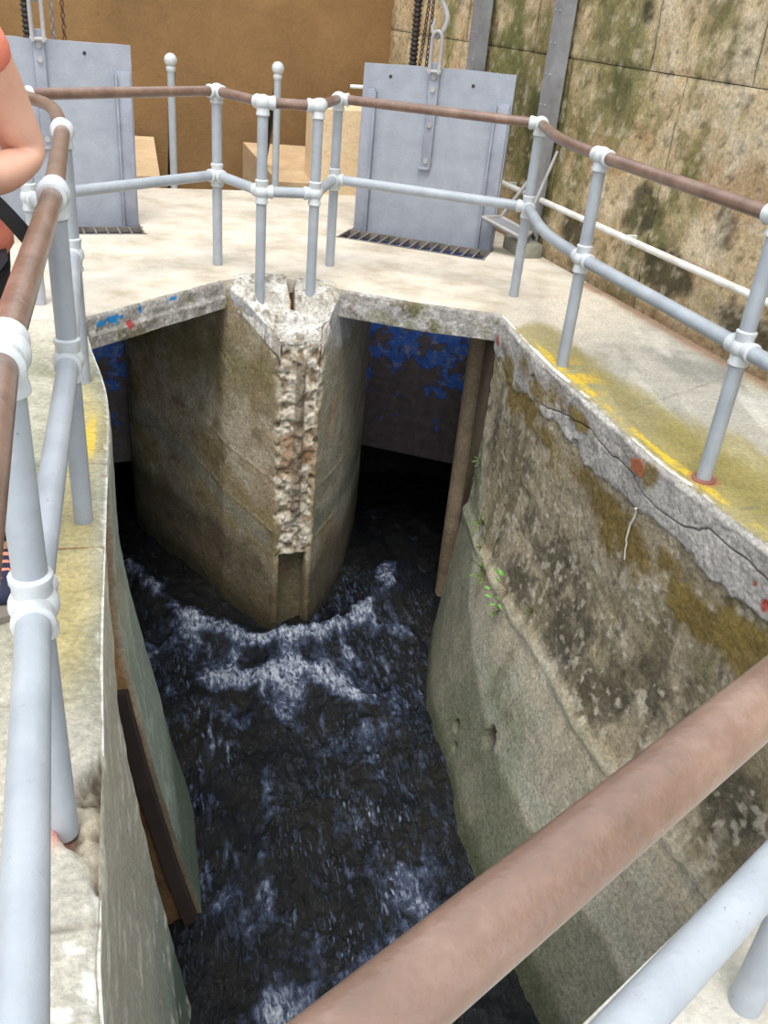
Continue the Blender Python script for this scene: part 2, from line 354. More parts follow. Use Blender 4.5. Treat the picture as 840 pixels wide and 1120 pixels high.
def slot_face(name, prof, depth, parent, seed, dirn):           # face of the slot cut, from the wall's profile back into the wall
    nz = len(prof); nu = 30; t = np.linspace(0, 1, nu)[:, None]
    P = np.zeros((nu, nz, 3)); back = prof[0]+np.array([-depth, depth*-.30, 0])
    B = np.stack([np.full(nz, back[0]), np.full(nz, back[1]), prof[:, 2]], 1)
    P[:] = prof[None]*(1-t[..., None])+B[None]*t[..., None]
    n = fbm(P, 5, 5, seed); c = np.zeros_like(P)+L(176, 132, 88); c = mix(c, L(120, 90, 62), ss(-.1, .4, n))
    c = mix(c, L(176, 168, 148), ss(.022, .008, t*depth+0*n+.006*n)); c = mix(c, L(70, 56, 42), ss(-1.0, -1.6, P[..., 2]+.2*n)*.6)  # lower part coloured darker as painted shade down the slot
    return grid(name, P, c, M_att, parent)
slot_face('slot_face', PF[0], .42, lw_far, 61, 1); slot_face('slot_face', PN[-1], .42, lw_near, 62, -1)
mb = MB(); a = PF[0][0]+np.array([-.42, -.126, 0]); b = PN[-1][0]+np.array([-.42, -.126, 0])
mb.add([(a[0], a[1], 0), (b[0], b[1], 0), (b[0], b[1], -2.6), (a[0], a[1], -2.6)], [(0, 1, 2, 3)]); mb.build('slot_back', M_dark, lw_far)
# dark strip added against the far face in place of the slot's shade
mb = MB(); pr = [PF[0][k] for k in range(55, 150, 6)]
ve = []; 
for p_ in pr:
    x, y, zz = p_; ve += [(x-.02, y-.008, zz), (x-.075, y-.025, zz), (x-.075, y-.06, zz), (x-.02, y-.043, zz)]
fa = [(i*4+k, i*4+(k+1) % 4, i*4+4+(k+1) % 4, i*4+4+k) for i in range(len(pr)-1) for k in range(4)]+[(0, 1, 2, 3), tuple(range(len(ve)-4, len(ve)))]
mb.add(ve, fa); st_ = mb.build('slot_shade_strip', paint('slot_shade_dark', L(52, 40, 34), L(34, 26, 24), rough=.8), lw_far); st_['label'] = 'dark curved strip standing in for shade along the slot'

# ------------------------------------------------------------------ decks
def deck_left():
    C = spline(EL, step=.012); n = len(C); ts = np.r_[np.linspace(0, .5, 46), np.linspace(.54, 5.2, 40)]
    P = np.zeros((n, len(ts), 3)); D = np.array([-.95, -.31]); P[..., :2] = C[:, None]+ts[None, :, None]*D
    n1 = fbm(P, 3, 5, 71); n2 = fbm(P, 14, 5, 72); n3 = fbm(P, 40, 3, 73); t = ts[None]+0*P[..., 0]; y = P[..., 1]; x = P[..., 0]
    along = C[:, 1][:, None]+0*t
    d = .003*n1+.0025*n2
    jn = 0*t
    for yy in (1.03, 1.62, 2.28, 2.82, 3.35, 3.9): jn = np.maximum(jn, np.exp(-((along-yy-.006*n2)/.005)**2)*(.5+.5*ss(-.4, .3, n1)))
    d -= jn*.005
    # broken corner beside the near post
    a = np.array([(-.625, 1.25), (-.56, 1.46), (-.40, 1.02)]); inside = np.ones_like(t)*9
    for k in range(3):
        p0, p1 = a[k], a[(k+1) % 3]; e = p1-p0; nn = np.array([e[1], -e[0]])/np.hypot(*e)
        if ((a[(k+2) % 3]-p0)@nn) < 0: nn = -nn
        if k == 1: continue
        inside = np.minimum(inside, (x-p0[0])*nn[0]+(y-p0[1])*nn[1])
    br = ss(-.004, .012, inside+.012*n2); d -= br*(.04+.03*n2+.02*n3)
    d -= ss(.03, 0, t)*(.006+.01*np.clip(n2, 0, 1)); P[..., 2] = d
    c = np.zeros_like(P)+L(164, 162, 144); c = mix(c, L(138, 137, 118), ss(-.2, .4, n1)); c = mix(c, L(190, 186, 170), ss(0, .4, n2)*.5)
    c = mix(c, L(190, 184, 172), ss(2.0, 1.3, y+.3*n1)*.8); c = mix(c, L(232, 229, 222), ss(.15, .4, n2+.6*n3)*ss(1.3, .9, y)*.9)
    ye = np.exp(-((t-.10)/.09)**2)*ss(1.3, 2.1, along)*ss(3.9, 3.2, along); c = mix(c, L(188, 168, 104), ss(.2, .9, ye+.35*n1+.15*n2)*.6)
    c = mix(c, L(224, 190, 60), ss(.03, .015, np.abs(t-.075)+.01*n2)*ss(2.4, 2.6, along)*ss(3.3, 3.1, along)*ss(-.2, .2, n1)*.8)
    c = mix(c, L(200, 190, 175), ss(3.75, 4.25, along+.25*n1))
    c = mix(c, L(240, 238, 230), ss(.012, .002, t+.01*n3)*.8)
    c = mix(c, L(120, 112, 96), jn*.7); c = mix(c, L(188, 176, 154), br*.8); c = mix(c, L(96, 86, 70), br*ss(-.1, .4, n2+.5*n3)*.9)
    c = mix(c, L(216, 140, 128), ss(.07, .03, np.hypot(x+.62, y-1.22)+.02*n2)*.7)
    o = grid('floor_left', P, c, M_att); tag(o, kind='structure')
    return o
deck_left()
def deck_right():
    C = spline(ER, step=.014); n = len(C); fr = np.r_[np.linspace(0, .5, 70), np.linspace(.515, 1, 30)]
    # outer side on the stone wall
    q = (C-np.array([WR0.x, WR0.y]))@np.array([WRD.x, WRD.y]); q = np.interp(np.arange(n), [0, n-1], [.55, q[-1]+.6])
    O = np.array([WR0.x, WR0.y])[None]+q[:, None]*np.array([WRD.x, WRD.y])[None]
    P = np.zeros((n, len(fr), 3)); P[..., :2] = C[:, None]*(1-fr[None, :, None])+O[:, None]*fr[None, :, None]
    wd = np.linalg.norm(O-C, axis=1)[:, None]; t = fr[None]*wd; tw = (1-fr[None])*wd
    y = C[:, 1][:, None]+0*t; n1 = fbm(P, 2.5, 5, 81); n2 = fbm(P, 12, 5, 82); n3 = fbm(P, 40, 3, 83)
    Pr = P.copy(); Pr[..., 1] *= .22; st = fbm(P@np.array([[.4, .9, 0], [-.9*.16, .4*.16, 0], [0, 0, 1]]), 9, 5, 84)
    d = .003*n1+.002*n2-ss(.03, 0, t)*(.004+.01*np.clip(n2, 0, 1))
    jn = np.maximum(np.exp(-((y-3.72-.12*t+.01*n2)/.005)**2), np.exp(-((y-2.9-.1*t)/.005)**2)); d -= jn*.004; P[..., 2] = d
    c = np.zeros_like(P)+L(166, 163, 154); c = mix(c, L(138, 137, 130), ss(-.1, .4, n1+.4*st)); c = mix(c, L(206, 204, 196), ss(.05, .4, st)*.6)
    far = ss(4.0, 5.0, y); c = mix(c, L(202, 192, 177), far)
    ol = np.exp(-((t-.12)/.22)**2)*ss(5.1, 4.7, y); c = mix(c, L(146, 134, 76), ss(.15, .75, ol+.4*n1+.45*st)*.75)
    ol2 = np.exp(-((t-.35)/.35)**2)*ss(3.9, 3.2, y); c = mix(c, L(152, 140, 80), ss(.25, .85, ol2+.45*n1+.5*st)*.7)
    yl = np.abs(t-.055-.02*n1); c = mix(c, L(226, 190, 40), ss(.03, .012, yl+.02*n2)*ss(-.3, .3, n1+.8*n2)*ss(4.75, 4.4, y)*.75)
    c = mix(c, L(214, 178, 52), np.exp(-(((y-4.15)/.22)**2+((t-.12)/.09)**2))*.8*ss(-.3, .2, n2))
    c = mix(c, L(244, 242, 236), ss(.03, .008, t+.02*n2)*ss(-.1, .2, n1+n2)*.9)
    c = mix(c, L(150, 118, 92), ss(.16, .04, tw+.06*n1)*.8); c = mix(c, L(120, 116, 106), jn*.6)
    c = mix(c, L(160, 100, 82), ss(.075, .045, np.hypot(P[..., 0]-1.24, P[..., 1]-3.17)+.01*n2)*.9)
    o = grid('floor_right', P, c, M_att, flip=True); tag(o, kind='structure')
deck_right()
def slab(name, outline, holes, z0, z1, mat, edge=True):
    bm = bmesh.new(); loops = [outline]+holes; es = []
    for lp in loops:
        vs = [bm.verts.new((x, y, z1)) for x, y in lp]; es += [bm.edges.new((vs[i], vs[(i+1) % len(vs)])) for i in range(len(vs))]
    r = bmesh.ops.triangle_fill(bm, edges=es, use_beauty=True, use_dissolve=False)
    fs = bm.faces[:]; ex = bmesh.ops.extrude_face_region(bm, geom=fs)
    for v in [g for g in ex['geom'] if isinstance(g, bmesh.types.BMVert)]: v.co.z = z0
    bmesh.ops.recalc_face_normals(bm, faces=bm.faces[:])
    me = bpy.data.meshes.new(name); bm.to_mesh(me); bm.free(); return tag(link(name, me, mat), kind='structure')
# gate planes
GR0 = Vector((-.45, 7.04)); GRX = Vector((1.10, -.28)).normalized(); GRY = Vector((-GRX.y, GRX.x)); GW = 1.09
GLX = Vector((.86, .39)).normalized(); GLY = Vector((-GLX.y, GLX.x)); GL0 = Vector((-1.94, 6.44))-GLX*GW
def quad(o, ex, ey, x0, x1, y0, y1): return [tuple(o+ex*x+ey*y) for x, y in ((x0, y0), (x1, y0), (x1, y1), (x0, y1))]
holeR = quad(GR0, GRX, GRY, -.01, GW+.01, -.36, .048); holeL = quad(GL0, GLX, GLY, -.01, GW+.01, -.26, .048)
BACK_R = Vector((-1.02, 8.32)); 
bk = lambda t: tuple(BACK_R+AX*t)
arc = [(-1.10, 5.26), (-1.02, 5.36), (-.90, 5.42), (-.74, 5.45), (-.58, 5.44), (-.46, 5.40), (-.39, 5.32)]
slab('floor_bridge', [(-1.62, 4.33)]+arc+[(.10, 5.19), (.568, 5.135), WR(.55), WR(-.55), bk(2.1), bk(0), bk(-1.43), bk(-5.0), (-5.7, 4.6), (-5.7, 2.98)], [holeR, holeL], -.15, .0, M_bridge)
slab('floor_near', [(-.17, .36), (1.62, 2.05), (3.3, .7), (3.3, -2.6), (-5.6, -2.6), (-3.6, -.6)], [], -.16, -.001, M_near)
# flaking edge faces of the bridge slab
def edge_face(pts, seed, blue):
    C = resample(pts, step=.01); z = np.linspace(.004, -.16, 18); T = np.gradient(C, axis=0); T /= np.linalg.norm(T, axis=1)[:, None]; N = np.stack([T[:, 1], -T[:, 0]], 1)
    P = np.zeros((len(C), 18, 3)); P[..., :2] = C[:, None]; P[..., 2] = z[None]; n1 = fbm(P, 5, 5, seed); n2 = fbm(P, 22, 5, seed+1); n3 = fbm(P, 60, 3, seed+2)
    d = .012+.012*n1+.007*n2+.003*n3-.014*ss(-.01, .004, z)[None]+.014*(P[..., 2] < -.085+.01*n2)*(1 if blue else 0)
    P[..., :2] += N[:, None]*d[..., None]; P[..., 2] += .006*n2*(np.abs(z)[None] > .1)
    c = np.zeros_like(P)+L(176, 170, 164); c = mix(c, L(204, 200, 196), ss(-.1, .3, n2)); c = mix(c, L(128, 116, 98), ss(.1, .45, n1+.4*n3)); c = mix(c, L(120, 122, 80), ss(.1, .4, fbm(P, 7, 4, seed+9))*.6)
    if blue:
        s = np.linspace(0, 1, len(C))[:, None]+0*d
        bl = np.maximum(np.exp(-((s-.16)/.09)**2)*np.exp(-((P[..., 2]+.045)/.03)**2), .8*np.exp(-((s-.36)/.03)**2)*np.exp(-((P[..., 2]+.03)/.03)**2)); bl = np.maximum(bl, .8*np.exp(-((s-.6)/.04)**2)*np.exp(-((P[..., 2]+.02)/.02)**2))
        c = mix(c, L(44, 150, 220), ss(.40, .52, bl*(.8+.5*n2)+.35*n2+.2*n3)); c = mix(c, L(190, 80, 76), ss(.5, .6, np.exp(-((s-.28)/.03)**2)*np.exp(-((P[..., 2]+.09)/.03)**2)+.15*n2))
    return tag(grid('edge_face', P, c, M_rough, bpy.data.objects['floor_bridge'], flip=True))
edge_face([(-1.62, 4.33), (-1.10, 5.26)], 91, True); edge_face([(-.39, 5.32), (.10, 5.19), (.568, 5.135)], 95, False)

# ------------------------------------------------------------------ pier between the two bays
def pier():
    NL, NR = np.array([-.70, 4.98]), np.array([-.465, 5.06]); LS, RS = np.array([-1.10, 5.30]), np.array([-.385, 5.34])
    path = [(-2.06, 6.35), (-1.89, 6.06), (-1.27, 5.50), tuple(LS), tuple(NL)]; path2 = [tuple(NR), tuple(RS), (-.33, 5.6), (-.27, 6.0), (-.24, 6.6)]
    a = spline(path[:4], step=.012); a = np.vstack([a, resample([LS, NL], .01)[1:]]); f = resample([NL, NR], .006)[1:-1]; b = np.vstack([resample([NR, RS], .01), spline(path2[1:], step=.012)[1:]])
    C = np.vstack([a, f, b]); n = len(C); ia, ib = len(a), len(a)+len(f)
    T = np.gradient(C, axis=0); T /= np.linalg.norm(T, axis=1)[:, None]; N = np.stack([T[:, 1], -T[:, 0]], 1)
    for _ in range(14): N[1:-1] = (N[:-2]+2*N[1:-1]+N[2:])/4
    N /= np.linalg.norm(N, axis=1)[:, None]; PROF = ([0, .15, .45, .75, 1], [-.045, -.055, -.10, -.18, -.245])
    zt = np.zeros(n); dl = np.linalg.norm(a-NL, axis=1)/np.linalg.norm(LS-NL); zt[:ia] = np.interp(1-dl, *PROF); zt[ia:ib] = -.245
    dr = np.linalg.norm(b-NR, axis=1)/np.linalg.norm(RS-NR); zt[ib:] = np.interp(1-dr, *PROF)
    nz = 220; v = np.linspace(0, 1, nz)[None]; Z = zt[:, None]*(1-v)+(-2.6)*v; P = np.zeros((n, nz, 3)); P[..., :2] = C[:, None]; P[..., 2] = Z
    n1 = fbm(P, 2.6, 5, 101); n2 = fbm(P, 11, 5, 102); n3 = fbm(P, 38, 4, 103); n4 = fbm(P, 18, 5, 104)
    wdt = np.linalg.norm(NR-NL); fc = np.full(n, 9.); fc[ia:ib] = np.linalg.norm(f-NL, axis=1)/wdt*2-1; fc[:ia] = -1-np.linalg.norm(a-NL, axis=1)/wdt*2; fc[ib:] = 1+np.linalg.norm(b-NR, axis=1)/wdt*2
    F = fc[:, None]+0*Z
    # ragged border of broken strip: wide at the crown, slot width further down
    hw = np.interp(-Z, [.2, .45, .8, 1.2, 1.7], [1.75, 1.25, 1.0, .92, .9]); rag = ss(hw+.12, hw-.1, np.abs(F)+.55*n2+.2*n1)*ss(-1.78, -1.70, Z+.03*n2+.05*(F**2-.4)*(np.abs(F) < 1))
    rough = .030*n4+.020*n3+.012*n2
    rib = np.sqrt(np.clip(1-((F-.05)/.27)**2, 0, 1))*ss(-.30, -.36, Z)*ss(-1.48, -1.40, Z+.04*n2)
    slot = (np.abs(F) < .72)*(1-ss(-1.78, -1.72, Z+.03*n2))
    d = .007*n1+.004*n2
    d = d*(1-rag)+rag*(-.016+rough*.85+rib*.042)
    d = d-slot*.10*ss(.74, .70, np.abs(F))
    wood = np.exp(-((Z+1.55+.28*(P[..., 0]+.7))/.012)**2)+np.exp(-((Z+1.18+.25*(P[..., 0]+.7))/.012)**2); d += .004*wood*(1-rag)*(1-slot)
    P[..., :2] += N[:, None]*d[..., None]
    c = np.zeros_like(P)+L(180, 162, 136); c = mix(c, L(158, 142, 106), ss(-.1, .35, n1)); c = mix(c, L(202, 190, 170), ss(0, .4, fbm(P, 4, 5, 110))*.8); c = mix(c, L(98, 84, 64), ss(.1, .5, n2)*.4)
    left = ss(-1, -1.6, F); right = ss(1, 1.4, F)
    c = mix(c, L(172, 172, 158), right*.6*ss(-.2, .3, n1+.3))
    c = mix(c, L(122, 110, 62), left*ss(.35, .0, np.abs(Z+.55+.2*n1)+.15*n2)*.7)                        # olive algae near the crown
    pl = ss(-.36, -.30, Z+.08*n2+.05*F*left)*ss(1.1, 1.6, np.abs(F)); c = mix(c, L(190, 190, 192), pl*.9)
    c = mix(c, L(158, 156, 146), ss(.14, .0, np.abs(Z+1.62+.30*(P[..., 0]+.7)+.06*n1))*left*.7)            # pale tide stripe
    c = mix(c, L(92, 112, 96), right*ss(.12, .02, np.abs(Z+1.55)+.1*n2)*.5)
    wet = ss(-1.70, -1.98, Z+.10*n1-.12*left*np.clip(np.abs(F)-1, 0, 2)*.5); c = mix(c, L(90, 80, 62), wet*.8); c = mix(c, L(44, 42, 30), ss(-2.1, -2.3, Z+.08*n1)*.7)
    rc = mix(np.zeros_like(P)+L(222, 212, 196), L(150, 132, 108), ss(-.05, .4, -n4-.3*n3)); rc = mix(rc, L(150, 108, 62), ss(.1, .4, fbm(P, 8, 4, 120))*.7*(1-ss(.5, .9, rib)))
    rc = mix(rc, L(128, 112, 92), ss(.3, .7, rib)*.8); c = c*(1-rag[..., None])+rc*rag[..., None]
    c = mix(c, L(104, 98, 76), slot*.8); c = mix(c, L(110, 66, 54), slot*ss(.5, .2, np.abs(F+.3))*ss(.15, 0, np.abs(Z+1.9))*.4)
    o = tag(grid('pier', P, c, M_wall, flip=True), kind='structure')
    # broken cap
    na, nb = 130, 90; A_ = np.linspace(0, 1, na)[:, None, None]; B_ = np.linspace(0, 1, nb)[None, :, None]
    arcp = resample([tuple(LS+np.array([0, .0])), (-1.02, 5.42), (-.9, 5.48), (-.74, 5.51), (-.58, 5.5), (-.46, 5.46), tuple(RS)], n=na); fr_ = resample([NL, NR], n=na)
    XY = arcp[:, None]*(1-B_)+fr_[:, None]*B_; P = np.zeros((na, nb, 3)); P[..., :2] = XY; bb = B_[..., 0]+0*P[..., 0]; aa = A_[..., 0]+0*bb
    n2 = fbm(P, 12, 5, 131); n3 = fbm(P, 36, 4, 132); n1 = fbm(P, 4, 4, 133); edge = np.minimum(1, np.minimum(aa, 1-aa)*10)
    z = np.interp(bb, [0, .15, .45, .75, 1], [-.045, -.055, -.10, -.18, -.245])+(.022*n2+.012*n3+.02*n1)*edge*ss(0, .12, bb)*ss(1.0, .9, bb)
    for st in (.52, .72, .9): z = z+.018*np.tanh((st-bb-.12*(aa-.5)**2*4+.03*n2)/.012)*edge*ss(1, .93, bb)
    P[0, :, 2] = P[0, :, 2]; gap = ss(.045, .02, np.abs(aa-.50+.10*(bb-.3)+.01*n2)*(1+bb))*ss(.62, .5, bb); z = z-.09*gap
    P[..., 2] = z; P[0, :, 2] -= .1; P[-1, :, 2] -= .1; P[:, -1, 2] -= .02; P[:, -1, 1] += .008; c = np.zeros_like(P)+L(206, 200, 190); c = mix(c, L(226, 222, 216), ss(-.1, .3, n2)); c = mix(c, L(150, 140, 124), ss(.05, .4, n3+.4*n1)*.8); c = mix(c, L(88, 60, 38), gap)
    grid('broken_cap', P, c, M_rough, o, flip=False)
    # brown shard wedged in the crack
    mb = MB(); mb.prism([(-.025, -.09), (.012, -.11), (.028, .02), (.008, .11), (-.02, .1)], -.03, .02, Matrix.Translation((-.71, 5.27, -.12)) @ Matrix.Rotation(.2, 4, 'Z') @ Matrix.Rotation(math.radians(30), 4, 'X')); mb.build('stone_shard', concrete('shard_stone', base=(1, 1, 1), stops=[(.3, L(138, 104, 72)), (.7, L(176, 146, 112))]), o)
    return o
pier()

# concrete guide column at the right bay
mb = MB(); mb.tube([(.53, 5.68, -2.5), (.53, 5.68, -.15)], .08, 24); tag(mb.build('guide_column', concrete('guide_concrete', base=(1, 1, 1), stops=[(.3, L(120, 104, 84)), (.7, L(156, 138, 116))]), None, 40), kind='structure')
# chamber behind the gates, its near-black colour standing in for shade
mb = MB(); mb.box((-3.6, 7.6, -2.7), (1.6, 7.8, -.15)); tag(mb.build('chamber_wall', concrete('shade_black_concrete', base=(1, 1, 1), stops=[(.3, L(20, 18, 16)), (.7, L(36, 32, 28))])), kind='structure')
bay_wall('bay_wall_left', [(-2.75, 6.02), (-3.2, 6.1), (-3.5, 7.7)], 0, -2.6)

# unseen slab added below the water to block light from beneath
mb = MB(); mb.box((-8, -5, -3.0), (5, 13, -2.8)); tag(mb.build('light_block_slab', M_dark), kind='structure')
# ------------------------------------------------------------------ water
def water():
    xs = np.arange(-3.1, 2.6, .0135); ys = np.arange(-1.2, 7.64, .0165); X, Y = np.meshgrid(xs, ys, indexing='ij'); Z0 = 0*X
    # flow coordinates: the stream leaves the bays, meets at the nose and runs towards the viewer
    ax = (X+.5)+(Y-4.9)*.30; al = Y*.95-X*.28
    S = np.stack([ax, al, Z0], -1)
    wob = fbm(S, 1.2, 3, 201)*.25
    st = np.stack([(ax+wob)*1.0, al*.38, Z0], -1)
    h = .06*fbm(st, 2.2, 5, 202, .55)+.045*fbm(st, 6, 4, 203, .6)+.018*fbm(S, 16, 4, 204, .6)
    rid = 1-np.abs(fbm(st, 5, 4, 205)); h += .03*(rid**3-.3)
    pA = [(-1.95, 5.6), (-1.5, 5.12), (-1.15, 4.95), (-.82, 4.86), (-.60, 4.80), (-.38, 4.93), (-.12, 5.22), (.08, 5.62), (.12, 5.95)]
    pB = [(-.95, 4.42), (-.66, 4.52), (-.45, 4.60), (-.2, 4.50), (-.02, 4.35)]
    n1 = fbm(S, 4, 5, 206); n2 = fbm(st, 9, 5, 207); n3 = fbm(S, 30, 3, 208)
    dA = segd(X+.06*n1, Y+.08*n1, pA); dB = segd(X+.08*n1, Y+.08*n1, pB)
    h += .07*np.exp(-(dA/.13)**2)*(1+.6*n2)+.05*np.exp(-(dB/.16)**2)*(1+.6*n2)+.05*np.exp(-(np.hypot(X+.57, Y-4.92)/.12)**2)
    foam = .95*np.exp(-(dA/.10)**2)*np.interp(X, [-2, -1.3, -.6, -.1, .15], [.55, .85, 1.1, .9, .7])+.8*np.exp(-(dB/.15)**2)
    foam = np.maximum(foam, .50*np.exp(-(np.hypot((X+.35)*.8, (Y-4.55)*.8)/.65)**2)); foam = np.maximum(foam, .5*np.exp(-(np.hypot(X+1.45, Y-4.75)/.45)**2)); foam = np.maximum(foam, .45*np.exp(-(np.hypot(X-.1, Y-5.2)/.4)**2)); foam = np.maximum(foam, .52*np.exp(-((X+.30+.3*(Y-2.8))/.16)**2)*ss(4.2, 3.4, Y))
    foam = np.maximum(foam, .34*ss(6.0, 5.0, Y)*ss(-.2, .5, fbm(st, 1.3, 4, 209)))
    foam = np.maximum(foam, .60*np.exp(-(np.hypot((X+.35+.3*(Y-2.6))*.9, (Y-2.3)*.8)/.45)**2)*ss(-.3, .3, n1))
    fm = ss(.34, .95, foam*1.1+.55*n2+.25*n3+.25*n1)
    h += .012*fm*n3
    pat = ss(-.38, .34, fbm(st, 1.6, 4, 211))*ss(6.3, 5.2, Y)
    c = np.stack([fm, pat, 0*fm], -1); P = np.stack([X, Y, WATER-.01+h], -1)
    n = NT('rushing_water'); sp = n.t.nodes.new('ShaderNodeSeparateColor'); n.lk(n.attr().outputs['Color'], sp.inputs[0]); f = sp.outputs[0]; pt = sp.outputs[1]
    fine = n.noise(42, 6, .7, stretch=(1.0, .32, 1, .29), dist=.6); f2 = n.math('MULTIPLY', f, n.ramp(fine, [(.36, .06), (.60, 1)]))
    def dash(sc, sy, a, b): return n.ramp(n.noise(sc, 4, .6, stretch=(1, sy, 1, .28), dist=.25), [(a, 0), (b, 1)])
    k1 = n.math('MULTIPLY', dash(24, .24, .54, .70), dash(4, .5, .44, .62)); k2 = n.math('MULTIPLY', dash(60, .2, .55, .68), dash(6, .5, .44, .60))
    sk = n.math('MULTIPLY', n.math('MAXIMUM', k1, k2), n.math('MULTIPLY', pt, .8))  # bluish dashes: glints on the ripples painted into the water colour
    f3 = n.math('MAXIMUM', f2, sk)
    deep = n.ramp(n.noise(2.2, 4), [(.35, (.004, .006, .010)), (.65, (.016, .016, .013))])
    col = n.mixc(n.math('MULTIPLY', f3, .9), deep, n.ramp(f3, [(.2, L(132, 152, 200)), (.9, L(214, 222, 236))]))
    nb = n.bump(n.noise(20, 6, .65, stretch=(1.0, .42, 1, .29)), .06, 1.0); nb = n.bump(n.noise(80, 3, .6, stretch=(1.0, .5, 1, .29)), .014, 1.0, nb)
    m = n.out(col, n.ramp(f3, [(0, .04), (1, .5)]), nb, IOR=1.33, Specular_IOR_Level=.75)
    o = grid('water', P, c, m); o['label'] = 'dark rushing water with white foam in the channel'; o['category'] = 'water'; o['kind'] = 'stuff'
water()

# ------------------------------------------------------------------ yard walls
def stone_wall():
    root = empty('wall_right'); root['kind'] = 'structure'
    courses = [(-.05, 1.31), (1.31, 2.365), (2.365, 3.4)]
    cuts = [[-4.1, -2.9, -1.75, -.15, 1.12, 3.4, 4.4, 5.6, 7.2], [-4.1, -3.3, -2.0, -.75, .76, 1.68, 3.1, 4.5, 5.9, 7.2], [-4.1, -2.6, -1.2, .2, 1.5, 3.0, 4.4, 5.8, 7.2]]
    Nx, Ny = -WRD.y*-1, WRD.x*-1     # towards the yard
    nrm = np.array([-.932, -.362, 0.])
    for (z0, z1), cs in zip(courses, cuts):
        for s0, s1 in zip(cs[:-1], cs[1:]):
            g = .0022; vis = z0 < 1.9 and s0 < 4.4; stp = .022 if vis else .08
            ss_ = np.linspace(s0+g, s1-g, max(6, int((s1-s0)/stp))); zs = np.linspace(z0+g, z1-g, max(6, int((z1-z0)/stp)))
            SS, ZZ = np.meshgrid(ss_, zs, indexing='ij'); P = np.zeros((*SS.shape, 3)); P[..., 0] = WR0.x+WRD.x*SS; P[..., 1] = WR0.y+WRD.y*SS; P[..., 2] = ZZ
            n1 = fbm(P, 1.6, 5, 301); n2 = fbm(P, 7, 5, 302); n3 = fbm(P, 28, 4, 303); n4 = fbm(P*np.array([1, 1, .6]), 2.6, 6, 304, .6)
            e = np.minimum(np.minimum(SS-s0, s1-SS), np.minimum(ZZ-z0, z1-ZZ)); d = .012*n1+.010*n2+.006*n3-.010*np.clip(1-e/.010, 0, 1)**2
            pit = ss(.30, .5, fbm(P, 22, 3, 305)); d -= pit*.006
            c = np.zeros_like(P)+L(220, 196, 156); c = mix(c, L(230, 210, 178), ss(0, .4, n2)); c = mix(c, L(186, 148, 106), ss(.05, .45, fbm(P, 2.4, 5, 306))*.7)
            ms = ss(-.10, .30, n4+.35*n1+.22*np.exp(-((SS+.45)/.55)**2)+.26*np.exp(-(((SS-.45)/.5)**2+((ZZ-1.5)/.45)**2))+.22*np.exp(-(((SS-.75)/.5)**2+((ZZ-.95)/.35)**2))-.35*np.exp(-((SS-1.75)/.35)**2)*(ZZ > .3)-.04*(SS > 1.2))
            c = mix(c, L(140, 134, 82), ms*.8); c = mix(c, L(84, 90, 48), ss(.30, .7, n4+.4*n1+.35*np.exp(-((SS+.45)/.4)**2)*(ZZ < 1.1))*.85)
            c = mix(c, L(110, 120, 60), (SS < -.9)*ss(-.1, .3, n1+.5*n4)*.6)
            for (a0, b0, ra, rb) in ((1.75, .62, .09, .14), (.62, 1.62, .06, .08), (1.3, .30, .30, .16), (.3, .25, .22, .2), (2.1, .2, .3, .12), (1.0, .55, .22, .14)):
                c = mix(c, L(58, 56, 42), ss(1.15, .6, np.hypot((SS-a0)/ra, (ZZ-b0)/rb)+.7*n2+.4*n3)*.85)
            c = mix(c, L(232, 216, 190), np.exp(-((SS-1.72+.12*(ZZ-.7))/.11)**2)*ss(.2, .5, ZZ)*ss(-.4, .2, n2)*.75)
            c = mix(c, L(150, 122, 92), ss(.12, .02, ZZ+.05*n1)*.7); c = mix(c, L(120, 104, 76), pit*.6); c = mix(c, L(96, 90, 62), ss(.010, .003, e)*.45*ss(-.4, .1, n1+n2)); c = mix(c, L(118, 114, 72), ss(.05, .4, fbm(P, 11, 5, 310)+.5*n4)*.6*(SS < 1.45)); c = mix(c, L(236, 220, 194), ss(.2, .45, fbm(P, 16, 5, 311))*.5)
            P += nrm*d[..., None]
            # close the block to the back
            b = P.copy(); ring = P
            o = grid('stone_block', P, c, M_stone, root)
            m_ = MB(); B = [P[0, 0], P[-1, 0], P[-1, -1], P[0, -1]]; B = [np.array(q) for q in B]; K = [q-nrm*.35 for q in B]
    mb = MB(); a, b = WR(-4.2), WR(7.3); off = Vector((.932, .362))
    P4 = [Vector(a)+off*.03, Vector(b)+off*.03, Vector(b)+off*.4, Vector(a)+off*.4]
    mb.prism([tuple(q) for q in P4], -.3, 3.4); mb.build('mortar_core', M_dark, root)
stone_wall()
corner = Vector(WR(-3.96)); mb = MB(); far = corner-AX*9.5
mb.prism([tuple(corner+AX*.3), tuple(far), tuple(far+AY*.3), tuple(corner+AX*.3+AY*.3)], -1.6, 3.6); tag(mb.build('wall_back', M_brown), kind='structure')
mb = MB(); mb.prism([(-5.9, -2.6), (-5.6, -2.6), (-5.6, 7.2), (-5.9, 7.2)], -.2, 2.6); tag(mb.build('wall_left', M_brown), kind='structure')
